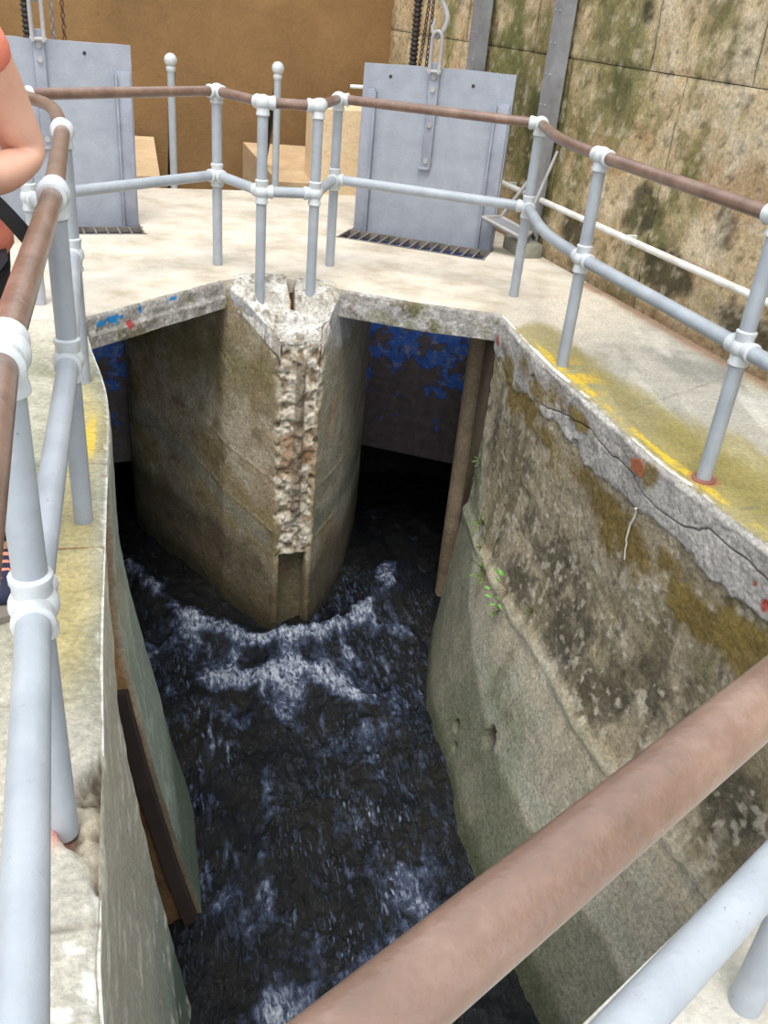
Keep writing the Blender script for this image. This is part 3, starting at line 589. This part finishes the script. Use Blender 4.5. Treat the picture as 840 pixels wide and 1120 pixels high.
# sunken stair area behind the deck
mb = MB(); q = [bk(2.3), bk(-4.8), tuple(Vector(bk(-4.8))+AY*2.6), tuple(Vector(bk(2.3))+AY*2.6)]; mb.prism(q, -1.7, -1.5); tag(mb.build('floor_stairwell', M_brown), kind='structure')
mb = MB(); q = [bk(2.3), bk(-4.8), tuple(Vector(bk(-4.8))-AY*.15), tuple(Vector(bk(2.3))-AY*.15)]; mb.prism(q, -1.6, -.15); tag(mb.build('stairwell_wall', M_brown), kind='structure')
def sloped(name, top, mat):
    mb = MB(); v = list(top)+[(x, y, -1.55) for x, y, z in top]; mb.add(v, [(0, 1, 2, 3), (7, 6, 5, 4)]+[(i, (i+1) % 4, 4+(i+1) % 4, 4+i) for i in range(4)]); return tag(mb.build(name, mat), kind='structure')
sloped('stair_parapet', [(-1.77, 9.5, .21), (-1.0, 9.75, .20), (-.9, 8.52, .05), (-1.25, 8.42, .05)], M_tan)
sloped('stair_parapet.001', [(-3.6, 8.9, .22), (-2.60, 9.25, .21), (-2.22, 8.05, .06), (-3.3, 7.6, .06)], M_tan)
mb = MB(); o_ = Vector((-.86, 8.30)); mb.prism([tuple(o_), tuple(o_+AX*1.5), tuple(o_+AX*1.5+AY*1.4), tuple(o_+AY*.55)], -.2, .70); tag(mb.build('pale_parapet', concrete('cream_render', base=(1, 1, 1), stops=[(.3, L(214, 186, 148)), (.7, L(232, 208, 174))], var=.15, bump=.006)), kind='structure')

# ------------------------------------------------------------------ railing
POST = {'A': (-.17, .11, 0), 'P4': (-.595, 1.25, 0), 'P3': (-.95, 2.41, 0), 'P2': (-1.335, 3.53, 0), 'P1': (-1.895, 4.50, 0), 'F1': (-1.20, 5.61, 0), 'F2': (-.865, 5.22, -.17), 'F3': (-.575, 5.32, -.14),
        'F4': (-.515, 5.86, 0), 'F5': (.675, 5.56, 0), 'F6': (.825, 4.34, 0), 'F7': (1.235, 3.165, 0), 'F8': (1.66, 1.92, 0), 'B1': (.735, .995, 0)}
HT, HM = 1.0, .54; RP = .0295
rail = empty('guard_railing', (0, 0, 0)); tag(rail, 'pipe guard railing with worn brown handrail and pale grey posts around the channel', 'railing')
def rp(k, z): return Vector((POST[k][0], POST[k][1], z))
RUNS = [('A', 'P4', None), ('P4', 'P3', None), ('P3', 'P2', None), ('P2', 'P1', (-1.62, 4.17)), ('P1', 'F1', None), ('F1', 'F2', None), ('F2', 'F3', None), ('F3', 'F4', None), ('F4', 'F5', None), ('F5', 'F6', (.705, 4.86)), ('F6', 'F7', None), ('F7', 'F8', None), ('F8', 'B1', None), ('B1', 'A', None)]
dirs = {}
for a, b, mid in RUNS:
    for z, nm, mat, r in ((HT, 'top_rail', M_worn, .0275), (HM, 'mid_rail', M_rail, RP)):
        p0, p1 = rp(a, z), rp(b, z)
        if mid:
            path = [tuple(x) for x in spline([p0, (*mid, z), p1], n=28)]; d0 = (Vector(path[2])-p0).normalized(); d1 = (Vector(path[-3])-p1).normalized()
        else: path = [p0, p1]; d0 = (p1-p0).normalized(); d1 = -d0
        MB().tube(path, r, 20).build(nm, mat, rail, 40)
        dirs.setdefault((a, z), []).append(d0); dirs.setdefault((b, z), []).append(d1)
for k, (x, y, z) in POST.items():
    po = MB().tube([(x, y, z-.04), (x, y, HT)], RP, 20).build('post', M_rail, rail, 40)
    for hz in (HT, HM):
        m = MB(); c = Vector((x, y, hz)); m.ball(c, .044, 24, 14, .95)
        ds = list(dirs[(k, hz)])+[Vector((0, 0, -1))]+([Vector((0, 0, 1))] if hz == HM else [])
        for d in ds:
            m.tube([c, c+d*.044, c+d*.052, c+d*.062, c+d*.067], [.0345, .0345, .0375, .0375, .031], 20)
        m.build('ball_fitting', M_fit, po, 50)
    if k == 'F7':
        m = MB(); m.tube([(x, y, 0), (x, y, .005), (x, y, .010)], [.046, .046, .034], 20); bp = m.build('base_flange', paint('rusty_red_base_'+k, L(136, 88, 76), L(112, 78, 68), rough=.8), po, 40); bp['label'] = 'rusty red collar at the foot of the post'

# ------------------------------------------------------------------ sluice gates with lifting gear
def gate(o2, ex, ey, label, seed, botz, tilt):
    rz = math.atan2(ex.y, ex.x); g = empty('sluice_gate', (o2.x, o2.y, 0), rz); tag(g, label, 'gate')
    Wd = GW; H = 1.15
    def part(name, m, mat, par=g, sm=35): return m.build(name, mat, par, sm)
    # ragged upper edge plate
    xs = np.linspace(0, Wd, 40); n = np.array([fbm(np.array([[x*6, seed, 0]]), 1, 3, 5)[0] for x in xs]); top = H+.006*n+tilt*(xs/Wd)
    vs = []; 
    for x, t in zip(xs, top): vs += [(x, 0, -.02), (x, 0, t), (x, .045, t), (x, .045, -.02)]
    fs = [(i*4+k, i*4+(k+1) % 4, i*4+4+(k+1) % 4, i*4+4+k) for i in range(39) for k in range(4)]+[(0, 1, 2, 3), tuple(range(156, 160))]
    part('plate', MB().add(vs, fs), M_gate)
    lp = part('lower_plate', MB().box((0, .0, botz), (Wd, .045, -.02)), M_blue); lp['label'] = 'lower part of the gate with flaking blue paint'
    for x0, x1 in ((.012, .10), (Wd-.10, Wd-.012)):
        fl = part('edge_strip', MB().box((x0, -.022, -.02), (x1, -.001, .99), None, .003), M_gate2)
        xi = x1 if x0 < .5 else x0; s = 1 if x0 < .5 else -1
        MB().box((min(xi, xi+s*.012), -.045, -.02), (max(xi, xi+s*.012), -.001, .975), None, .002).build('strip_lip', M_gate2, fl, 35)
    for bx in (.2, .80):
        MB().tube([(bx, .002, H-.07), (bx, -.003, H-.07)], .012, 10).build('bolt_hole', M_iron, g, 40)
    cx = Wd/2-.02
    bar = part('lifting_bar', MB().box((cx-.035, -.030, .50), (cx+.035, -.001, H+.05), None, .006), M_gate2)
    MB().box((cx-.055, -.034, .495), (cx+.02, -.002, .515), None, .004).build('bar_foot', M_gate2, bar, 35)
    for bz in (.56, .80, 1.03, 1.11):
        MB().tube([(cx, -.028, bz), (cx, -.044, bz)], .019, 6).build('bolt', M_hook, bar, 30)
    MB().tube([(-.005, .02, .99), (-.10, .02, .985)], .013, 12).build('lock_pin', M_white, g, 40)
    # hoist hook, shackle and swivel: a thing hanging above
    h = empty('hoist_hook', tuple(o2+ex*(cx)-ey*.02)+(H,), rz)
    R = .034; sh = [(-R, 0, -.02)]+[(-R, 0, .19)]+[(R*-math.cos(t), 0, .19+.05*math.sin(t)+.0) for t in np.linspace(0.2, math.pi-.2, 10)]+[(R, 0, .19), (R, 0, -.02)]
    sh = [(x, -.038+0*y, z) for x, y, z in sh]
    MB().tube(sh, .014, 12).build('shackle', M_hook, h, 50); MB().tube([(-.05, -.038, -.005), (.05, -.038, -.005)], .012, 12).build('shackle_pin', M_hook, h, 40)
    hk = [(-.03, -.015, .20), (-.045, -.015, .15), (-.04, -.015, .12), (-.01, -.015, .095), (.025, -.015, .12), (.045, -.015, .17), (.05, -.015, .21), (.03, -.015, .26), (.005, -.015, .30), (.0, -.015, .33)]
    hk = [(x, y, z+.115) for x, y, z in hk]; P_ = spline(hk, n=40); MB().tube([tuple(q) for q in P_], [.007+.011*min(1, i/10) for i in range(40)], 12).build('hook', M_hook, h, 50)
    sw = MB(); sw.tube([(0, -.015, .435), (0, -.015, .45), (0, -.015, .49), (0, -.015, .50)], [.02, .032, .032, .02], 14); sw.build('swivel_nut', M_hook, h, 40)
    lp_ = [(-.036, -.015, .475), (-.036, -.015, .535), (-.015, -.015, .595), (0, -.015, .615), (.015, -.015, .595), (.036, -.015, .535), (.036, -.015, .475)]
    MB().tube([tuple(q) for q in spline(lp_, n=30)], .010, 10).build('swivel_bow', M_hook, h, 50)
    MB().tube([(0, -.015, .605), (0, -.015, 2.03)], .010, 10).build('hoist_cable', M_iron, h, 40)
    return g, h
gR, hR = gate(GR0, GRX, GRY, 'grey steel sluice gate standing beside the mossy stone wall', 1, -1.80, .03)
gL, hL = gate(GL0, GLX, GLY, 'grey steel sluice gate on the left in front of the brown wall', 2, -1.86, -.01)
tag(hR, 'grey hook and shackle hoisting the gate by the mossy wall', 'hook', 'hoist hooks'); tag(hL, 'grey hook and shackle hoisting the gate on the left', 'hook', 'hoist hooks')
def screw(x, y, z0, z1, label):
    m = MB(); path = []; rr = []
    z = z0
    while z < z1: path += [(x, y, z), (x, y, z+.008), (x, y, z+.016), (x, y, z+.024)]; rr += [.022, .030, .030, .022]; z += .030
    m.tube(path, rr, 14); return tag(m.build('hoist_screw', M_screw, None, 30), label, 'screw', 'threaded hoist screws')
def chain(p0, p1, label, mat, ln=.042):
    p0, p1 = Vector(p0), Vector(p1); d = (p1-p0); n = int(d.length/(ln*.78)); m = MB(); t = d.normalized(); a = t.orthogonal().normalized(); b = t.cross(a)
    for i in range(n):
        c = p0+d*(i+.5)/n; u = a if i % 2 else b
        m.tube([c+t*(ln/2-.004)*math.sin(q)+u*.011*math.cos(q) for q in np.linspace(0, 2*math.pi, 10, endpoint=False)], .0045, 6, closed=True)
    return tag(m.build('hoist_chain', mat, None, 60), label, 'chain', 'hoist chains')
def gp(o2, ex, ey, x, y): q = o2+ex*x+ey*y; return (q.x, q.y)
ZB = 3.18
xr = gp(GR0, GRX, GRY, .32, .12); screw(xr[0], xr[1], .2, ZB, 'black threaded screw rising behind the gate by the mossy wall')
c0 = gp(GR0, GRX, GRY, .34, .20); c1 = gp(GR0, GRX, GRY, .47, .26); chain((*c0, 1.0), (*c1, ZB), 'slack dark chain hanging behind the gate by the mossy wall', M_iron)
c0 = gp(GR0, GRX, GRY, .36, .34); chain((*c0, .9), (*gp(GR0, GRX, GRY, .40, .34), ZB), 'straight dark chain next to the screw by the mossy wall', M_iron)
xl = gp(GL0, GLX, GLY, .475, .12); screw(xl[0], xl[1], .2, ZB, 'black threaded screw rising behind the gate on the left')
c0 = gp(GL0, GLX, GLY, .63, .14); chain((*c0, .9), (c0[0], c0[1], ZB), 'grey chain hanging behind the left gate', M_steel, .05)
c0 = gp(GL0, GLX, GLY, .70, .18); chain((*c0, .9), (c0[0], c0[1], ZB), 'rusty brown chain hanging behind the left gate', M_rustch)
# grates
M_grate = paint('worn_grate_steel', L(132, 124, 118), L(92, 86, 82), rough=.6)
def grate(o2, ex, ey, y0, n, label):
    rz = math.atan2(ex.y, ex.x); g = empty('floor_grate', (o2.x, o2.y, 0), rz); tag(g, label, 'grate', 'steel floor grates')
    for a, b in ((y0, y0+.012), (-.062, -.05)): MB().box((-.02, a, -.035), (GW+.02, b, .004)).build('frame_bar', M_grate, g)
    for i in range(n):
        x = -.01+(GW+.01)*i/(n-1); MB().box((x-.006, y0, -.035), (x+.006, -.05, .002)).build('grate_bar', M_grate, g)
    for yy in (.5,): MB().tube([(-.01, y0*yy-.02, -.012), (GW, y0*yy-.02, -.012)], .005, 8).build('cross_rod', M_iron, g)
grate(GR0, GRX, GRY, -.355, 15, 'dark steel floor grate at the foot of the gate by the stone wall')
grate(GL0, GLX, GLY, -.255, 15, 'dark steel floor grate at the foot of the left gate')

# ------------------------------------------------------------------ steel columns, beam, pipe, step, finial posts
def column(s, off, label, foot, wd=.13, rz=None):
    x, y = WR(s); x -= .932*off; y -= .362*off; rz = math.atan2(WRD.y, WRD.x)
    g = empty('steel_column', (x, y, 0), rz); tag(g, label, 'column', 'steel columns against the stone wall'); h = wd/2
    z0 = .10 if foot else 0
    MB().box((-h, -.05, z0), (h, -.035, 3.2)).build('web', M_steel, g)
    for xx in (-h, h-.012): MB().box((xx, -.035, z0), (xx+.012, .05, 3.2)).build('flange', M_steel, g)
    for i in range(15):
        z = .25+i*.19
        for xx in (-h*.5, h*.5): MB().ball((xx, -.05, z), .009, 8, 5).build('rivet', M_steel, g, 60)
    if foot: MB().box((-.16, -.12, 0), (.16, .055, .10), None, .012).build('footing', M_foot, g, 40)
    return g
column(-.22, .085, 'tall riveted grey steel column on a concrete foot against the stone wall', True, .12)
column(-1.55, .085, 'grey steel column partly hidden behind the gate by the stone wall', False, .15)
bx0 = gp(GR0, GRX, GRY, 1.9, .1); bx1 = gp(GL0, GLX, GLY, -.5, .0)
bm_ = empty('hoist_beam', (bx1[0], bx1[1], ZB)); tag(bm_, 'grey steel hoist beam high above the two sluice gates', 'beam'); dd = Vector((bx0[0]-bx1[0], bx0[1]-bx1[1], 0)); bm_.rotation_euler.z = math.atan2(dd.y, dd.x)
for a, b in (((0, -.06, 0), (dd.length, .06, .012)), ((0, -.06, .148), (dd.length, .06, .16)), ((0, -.006, .012), (dd.length, .006, .148))): MB().box(a, b).build('beam_plate', M_steel, bm_)
pa = Vector((*WR(-1.9), .39)); pb = Vector((*WR(6.5), .39)); of = Vector((-.932, -.362, 0))*.055
pp = empty('wall_pipe', tuple(pa+of)); tag(pp, 'thin white conduit pipe running along the foot of the stone wall', 'pipe')
MB().tube([(0, 0, 0), tuple(pb-pa)], .021, 14).build('pipe', M_white, pp, 40)
for s in (1.2, 2.9, 4.6): q = Vector((WRD.x, WRD.y, 0))*s; MB().box((-.012, -.012, -.028), (.012, .012, .028), Matrix.Translation(q-of*.5) @ Matrix.Rotation(math.atan2(-.362, -.932), 4, 'Z') @ Matrix.Scale(3.0, 4, (1, 0, 0))).build('pipe_clip', M_white, pp)
MB().box((.02, -.05, -ZB), (.12, .05, 0)).build('support_post', M_steel, bm_)
# folded steel step hung from the column
stp = empty('folding_step', (0, 0, 0)); tag(stp, 'small hinged steel step hung on two stays from the riveted column', 'step')
A0 = Vector((.50, 6.66, .25)); B0 = Vector((.80, 6.55, .15)); C0 = Vector((.87, 6.72, .16)); D0 = Vector((.64, 6.80, .24)); dn = Vector((0, 0, -.022))
MB().add([A0, B0, C0, D0, A0+dn, B0+dn, C0+dn, D0+dn], [(0, 1, 2, 3), (7, 6, 5, 4)]+[(i, (i+1) % 4, 4+(i+1) % 4, 4+i) for i in range(4)]).build('step_plate', M_steel, stp)
for p, q in ((A0, B0), (B0, C0), (C0, D0), (D0, A0)): MB().tube([p, q], .012, 8).build('step_rim', M_hook, stp, 40)
MB().tube([D0, (.885, 6.74, .66)], .014, 10).build('stay', M_hook, stp, 40); MB().tube([B0+Vector((-.03, 0, 0)), (.95, 6.64, .74)], .011, 10).build('stay', M_hook, stp, 40); MB().tube([C0, (.90, 6.74, .12)], .014, 10).build('hinge', M_iron, stp, 40)
def finial(x, y, q, label):
    g = empty('stair_post', (x, y, 0)); tag(g, label, 'post', 'ball-topped posts at the stairs')
    MB().tube([(0, 0, -.02), (0, 0, .93)], .030, 18).build('shaft', M_rail, g, 40)
    m = MB(); m.tube([(0, 0, .90), (0, 0, .91), (0, 0, .935), (0, 0, .945)], [.031, .038, .038, .03], 18); m.build('neck_ring', M_fit, g, 40); MB().ball((0, 0, .985), .052).build('ball_top', M_fit, g, 60)
    e = Vector(q)-Vector((x, y, 0)); MB().tube([(0, .03, .90), (e.x, e.y, e.z)], .027, 12).build('stair_handrail', M_screw, g, 40)
finial(-2.07, 7.94, (-2.42, 9.1, -.45), 'ball-topped pale post beside the left gate'); finial(-1.24, 8.20, (-1.60, 9.3, -.40), 'ball-topped pale post beside the pale parapet')

# ------------------------------------------------------------------ plants on the wall, root
def weed(y, z, size, n, mat, label, big=False):
    p = wr_point(y, z); g = empty('wall_weed', tuple(p)); tag(g, label, 'plant', 'weeds growing from the channel wall'); r = random.Random(int(y*1000))
    out = Vector((-.93, -.3, .25)).normalized()
    st = MB(); lf = MB(); ls = []
    for i in range(n):
        d = (out*(.35+.5*r.random())+Vector((r.uniform(-.3, .3), r.uniform(-.8, .8), r.uniform(-.6, .9)))).normalized(); e = d*size*(.5+.6*r.random())
        st.tube([(0, 0, 0), tuple(e*.5+Vector((0, 0, .004))), tuple(e)], .0016, 5)
        for k in range(1 if big else 3):
            c = e*(1 if big else .5+.25*k); q = (d+Vector((r.uniform(-.6, .6), r.uniform(-.6, .6), r.uniform(-.2, .6)))).normalized(); ll = size*(.42 if big else .22); sd_ = q.cross(Vector((r.random()-.5, r.random()-.5, 1))).normalized()*ll*.32; up = q.cross(sd_).normalized()*ll*.12
            V = [c, c+q*ll*.3+sd_*.9, c+q*ll*.65+sd_*.8, c+q*ll, c+q*ll*.65-sd_*.8, c+q*ll*.3-sd_*.9, c+q*ll*.35-up, c+q*ll*.65-up]
            Fs = [(0, 1, 6), (1, 2, 7, 6), (2, 3, 7), (3, 4, 7), (4, 5, 6, 7), (5, 0, 6)]
            if big: MB().add(V, Fs).build('leaf', mat, g)
            else: lf.add(V, Fs)
    st.build('stem', M_stem, g)
    if not big: tag(lf.build('foliage', mat, g), kind='stuff')
weed(5.05, -.92, .07, 7, M_leaf, 'small green weed highest up at the corner of the channel wall')
weed(5.02, -1.06, .05, 4, M_leaf, 'tiny green weed just below the corner weed on the channel wall')
weed(4.73, -1.18, .09, 12, M_leaf, 'leafy green weed in the middle of the weeds on the channel wall')
weed(4.62, -1.28, .05, 5, M_leaf, 'tiny weed between two leafier weeds on the channel wall')
weed(4.42, -1.32, .10, 14, M_leaf, 'largest leafy weed on the ridge of the channel wall')
weed(4.16, -1.26, .11, 8, M_leaf2, 'bright green weed with broad leaves on the channel wall', True)
weed(4.14, -1.36, .07, 7, M_leaf, 'small weed just under the bright broad-leaved weed')
weed(3.90, -1.20, .06, 6, M_leaf, 'pale small weed on the dark patch of the channel wall')
rp_ = [wr_point(3.33+.02*math.sin(t*3), -.24-.26*t)+Vector((-.008, -.003, 0)) for t in np.linspace(0, 1, 12)]
tag(MB().tube(rp_, [.006-.003*i/11 for i in range(12)], 8).build('dry_root', M_root, None, 60), 'pale dry root hanging down the olive patch of the channel wall', 'root')

# ------------------------------------------------------------------ person at the left rail
def skin_mesh(name, verts, edges, radii, mat, parent, sub=2, root=0):
    me = bpy.data.meshes.new(name); me.from_pydata(verts, edges, []); o = link(name, me, mat, parent)
    md = o.modifiers.new('skin', 'SKIN'); md.use_smooth_shade = True
    for i, r in enumerate(radii):
        v = me.skin_vertices[0].data[i]; v.radius = r if hasattr(r, '__len__') else (r, r); v.use_root = (i == root)
    o.modifiers.new('sub', 'SUBSURF').levels = sub; o.modifiers['sub'].render_levels = sub
    dg = bpy.context.evaluated_depsgraph_get(); me2 = bpy.data.meshes.new_from_object(o.evaluated_get(dg)); o.modifiers.clear(); o.data = me2; me2.materials.clear(); me2.materials.append(mat); me2.name = name
    me2.shade_smooth(); return o
def person():
    g = empty('person', (-1.12, 2.03, 0)); tag(g, 'person in coral shirt, black trousers and navy shoes standing behind the left railing', 'person')
    # local frame: facing -y (towards viewer), own left side is +x
    g.rotation_euler.z = math.radians(25)
    V = [(0, 0, .94), (0, .01, 1.10), (0, .0, 1.28), (0, .0, 1.41), (0, .0, 1.49), (0, -.02, 1.57), (0, -.03, 1.66), (0, -.02, 1.73),
         (.09, 0, 1.40), (.165, .0, 1.375), (.215, .07, 1.23), (.255, .10, 1.115), (.17, -.04, 1.09), (.08, -.17, 1.13),
         (-.10, 0, 1.40), (-.19, 0, 1.375), (-.26, .05, 1.20), (-.28, .06, 1.10), (-.20, -.10, 1.11), (-.09, -.20, 1.14),
         (.09, 0, .88), (.08, -.03, .50), (.055, 0, .09), (.07, -.10, .035), (-.10, 0, .88), (-.115, -.03, .50), (-.125, 0, .09), (-.13, -.10, .035)]
    E_ = [(0, 1), (1, 2), (2, 3), (3, 4), (4, 5), (5, 6), (6, 7), (3, 8), (8, 9), (9, 10), (10, 11), (11, 12), (12, 13), (3, 14), (14, 15), (15, 16), (16, 17), (17, 18), (18, 19), (0, 20), (20, 21), (21, 22), (22, 23), (0, 24), (24, 25), (25, 26), (26, 27)]
    R = [(.15, .11), (.13, .10), (.15, .11), (.11, .085), .055, (.068, .085), (.078, .095), (.06, .07), .08, .07, .062, .054, .045, .028, .075, .062, .052, .046, .041, .028, .09, .062, .043, .035, .09, .062, .043, .035]
    body = skin_mesh('body', V, E_, R, M_skin, g)
    # hands: palm and five fingers each, closed round a phone
    for sx, (wx, wy, wz) in ((1, (.08, -.17, 1.13)), (-1, (-.09, -.20, 1.14))):
        hv = [(wx, wy, wz), (wx-.03*sx, wy-.05, wz+.03), (wx-.035*sx, wy-.07, wz+.06)]; he = [(0, 1), (1, 2)]; hr = [(.026, .02), (.036, .018), (.034, .014)]
        for k, ln in enumerate((.030, .036, .033, .026)):
            b = len(hv); oz = .028-.018*k
            hv += [(wx-.05*sx, wy-.075-.004*k, wz+.045+oz), (wx-.075*sx, wy-.085, wz+.045+oz+.006), (wx-.075*sx-ln*sx*.7, wy-.07, wz+.045+oz+.004)]; he += [(2, b), (b, b+1), (b+1, b+2)]; hr += [.0095, .009, .0075]
        b = len(hv); hv += [(wx-.03*sx, wy-.035, wz+.06), (wx-.045*sx, wy-.03, wz+.085), (wx-.06*sx, wy-.032, wz+.10)]; he += [(1, b), (b, b+1), (b+1, b+2)]; hr += [.012, .0105, .009]
        skin_mesh('hand', hv, he, hr, M_skin, body)
    # shirt
    sv = [(0, 0, .87), (0, .005, 1.0), (0, .01, 1.12), (0, 0, 1.28), (0, 0, 1.40), (0, 0, 1.455), (.09, 0, 1.40), (.165, 0, 1.375), (.195, .04, 1.285), (-.10, 0, 1.40), (-.19, 0, 1.375), (-.24, .03, 1.28)]
    se = [(0, 1), (1, 2), (2, 3), (3, 4), (4, 5), (4, 6), (6, 7), (7, 8), (4, 9), (9, 10), (10, 11)]; sr = [(.245, .15), (.215, .14), (.165, .12), (.17, .125), (.125, .10), (.07, .065), .09, .084, .078, .085, .076, .07]
    skin_mesh('shirt', sv, se, sr, M_shirt, g)
    tv = [(0, 0, .93), (.09, 0, .86), (.08, -.03, .50), (.055, 0, .12), (-.095, 0, .86), (-.115, -.03, .50), (-.125, 0, .12)]
    skin_mesh('trousers', tv, [(0, 1), (1, 2), (2, 3), (0, 4), (4, 5), (5, 6)], [(.155, .118), .108, .082, .068, .108, .082, .068], M_trous, g)
    for sx in (1, -1):
        x = .055 if sx == 1 else -.13; sh = skin_mesh('shoe', [(x, .045, .06), (x, -.03, .062), (x+.01*sx, -.11, .048), (x+.015*sx, -.18, .04), (x, .0, .11)], [(0, 1), (1, 2), (2, 3), (1, 4)], [(.044, .052), (.044, .052), (.050, .042), (.042, .034), .05], M_shoe, g)
        so = MB(); out = [(x-.04*sx, .09), (x-.045*sx, -.05), (x-.045*sx, -.16), (x-.01*sx, -.225), (x+.04*sx, -.21), (x+.06*sx, -.13), (x+.05*sx, -.02), (x+.038*sx, .09)]
        so.prism(out, 0, .022); so.build('sole', M_sole, sh)
        for k in range(5):
            yy = -.055-.022*k; zz = .118-.012*k; MB().tube([(x-.045, yy+.01, zz-.035), (x-.02, yy, zz-.004), (x+.01*sx, yy-.004, zz), (x+.03, yy, zz-.004), (x+.055, yy+.01, zz-.035)], .006, 6).build('lace', M_lace, sh, 60)
    # head details
    h = MB(); vs = np.array([[math.sin(t)*math.cos(a), math.sin(t)*math.sin(a), math.cos(t)] for t in np.linspace(0, math.pi*.62, 14) for a in np.linspace(0, 2*math.pi, 24, endpoint=False)])
    vs = vs*np.array([.092, .105, .112])+np.array([0, .0, 1.685]); keep = [tuple(v) for v in vs]
    fs = [(i*24+k, i*24+(k+1) % 24, (i+1)*24+(k+1) % 24, (i+1)*24+k) for i in range(13) for k in range(24) if not (i > 6 and 15 <= k <= 20)]
    h.add(keep, fs).build('hair', M_hair, g, 60)
    for sx in (1, -1):
        e = MB().ball((.03*sx, -.103, 1.655), .011).build('eye', M_eye, body, 60); MB().ball((.03*sx, -.1125, 1.655), .005).build('pupil', M_hair, body, 60)
        MB().ball((.083*sx, -.01, 1.64), .024, 12, 8, 1.35).build('ear', M_skin, body, 60)
    MB().tube([(0, -.10, 1.66), (0, -.122, 1.628), (0, -.118, 1.615)], [.008, .014, .012], 10).build('nose', M_skin, body, 60); MB().tube([(-.025, -.100, 1.585), (0, -.108, 1.583), (.025, -.100, 1.585)], [.004, .007, .004], 8).build('mouth', paint('lips', L(176, 96, 88)), body, 60)
    st = MB(); P_ = spline([(-.14, -.10, 1.43), (-.02, -.145, 1.30), (.10, -.14, 1.14), (.19, -.12, 1.03), (.235, -.10, .965)], n=24)
    for sgn in (1,):
        ve = []; 
        for q in P_: ve += [(q[0]-.016, q[1], q[2]-.008), (q[0]+.016, q[1], q[2]+.008), (q[0]+.016, q[1]-.006, q[2]+.008), (q[0]-.016, q[1]-.006, q[2]-.008)]
        st.add(ve, [(i*4+k, i*4+(k+1) % 4, i*4+4+(k+1) % 4, i*4+4+k) for i in range(23) for k in range(4)]+[(0, 1, 2, 3), (92, 93, 94, 95)])
    st.build('bag_strap', M_strap, g)
    ph = MB(); ph.box((-.075, -.315, 1.15), (.095, -.305, 1.235), None, .004); tag(ph.build('phone', M_strap, None, 40), 'dark phone held in both hands by the person at the railing', 'phone').matrix_world = Matrix.Translation((-1.12, 2.03, 0)) @ Matrix.Rotation(math.radians(25), 4, 'Z')
person()
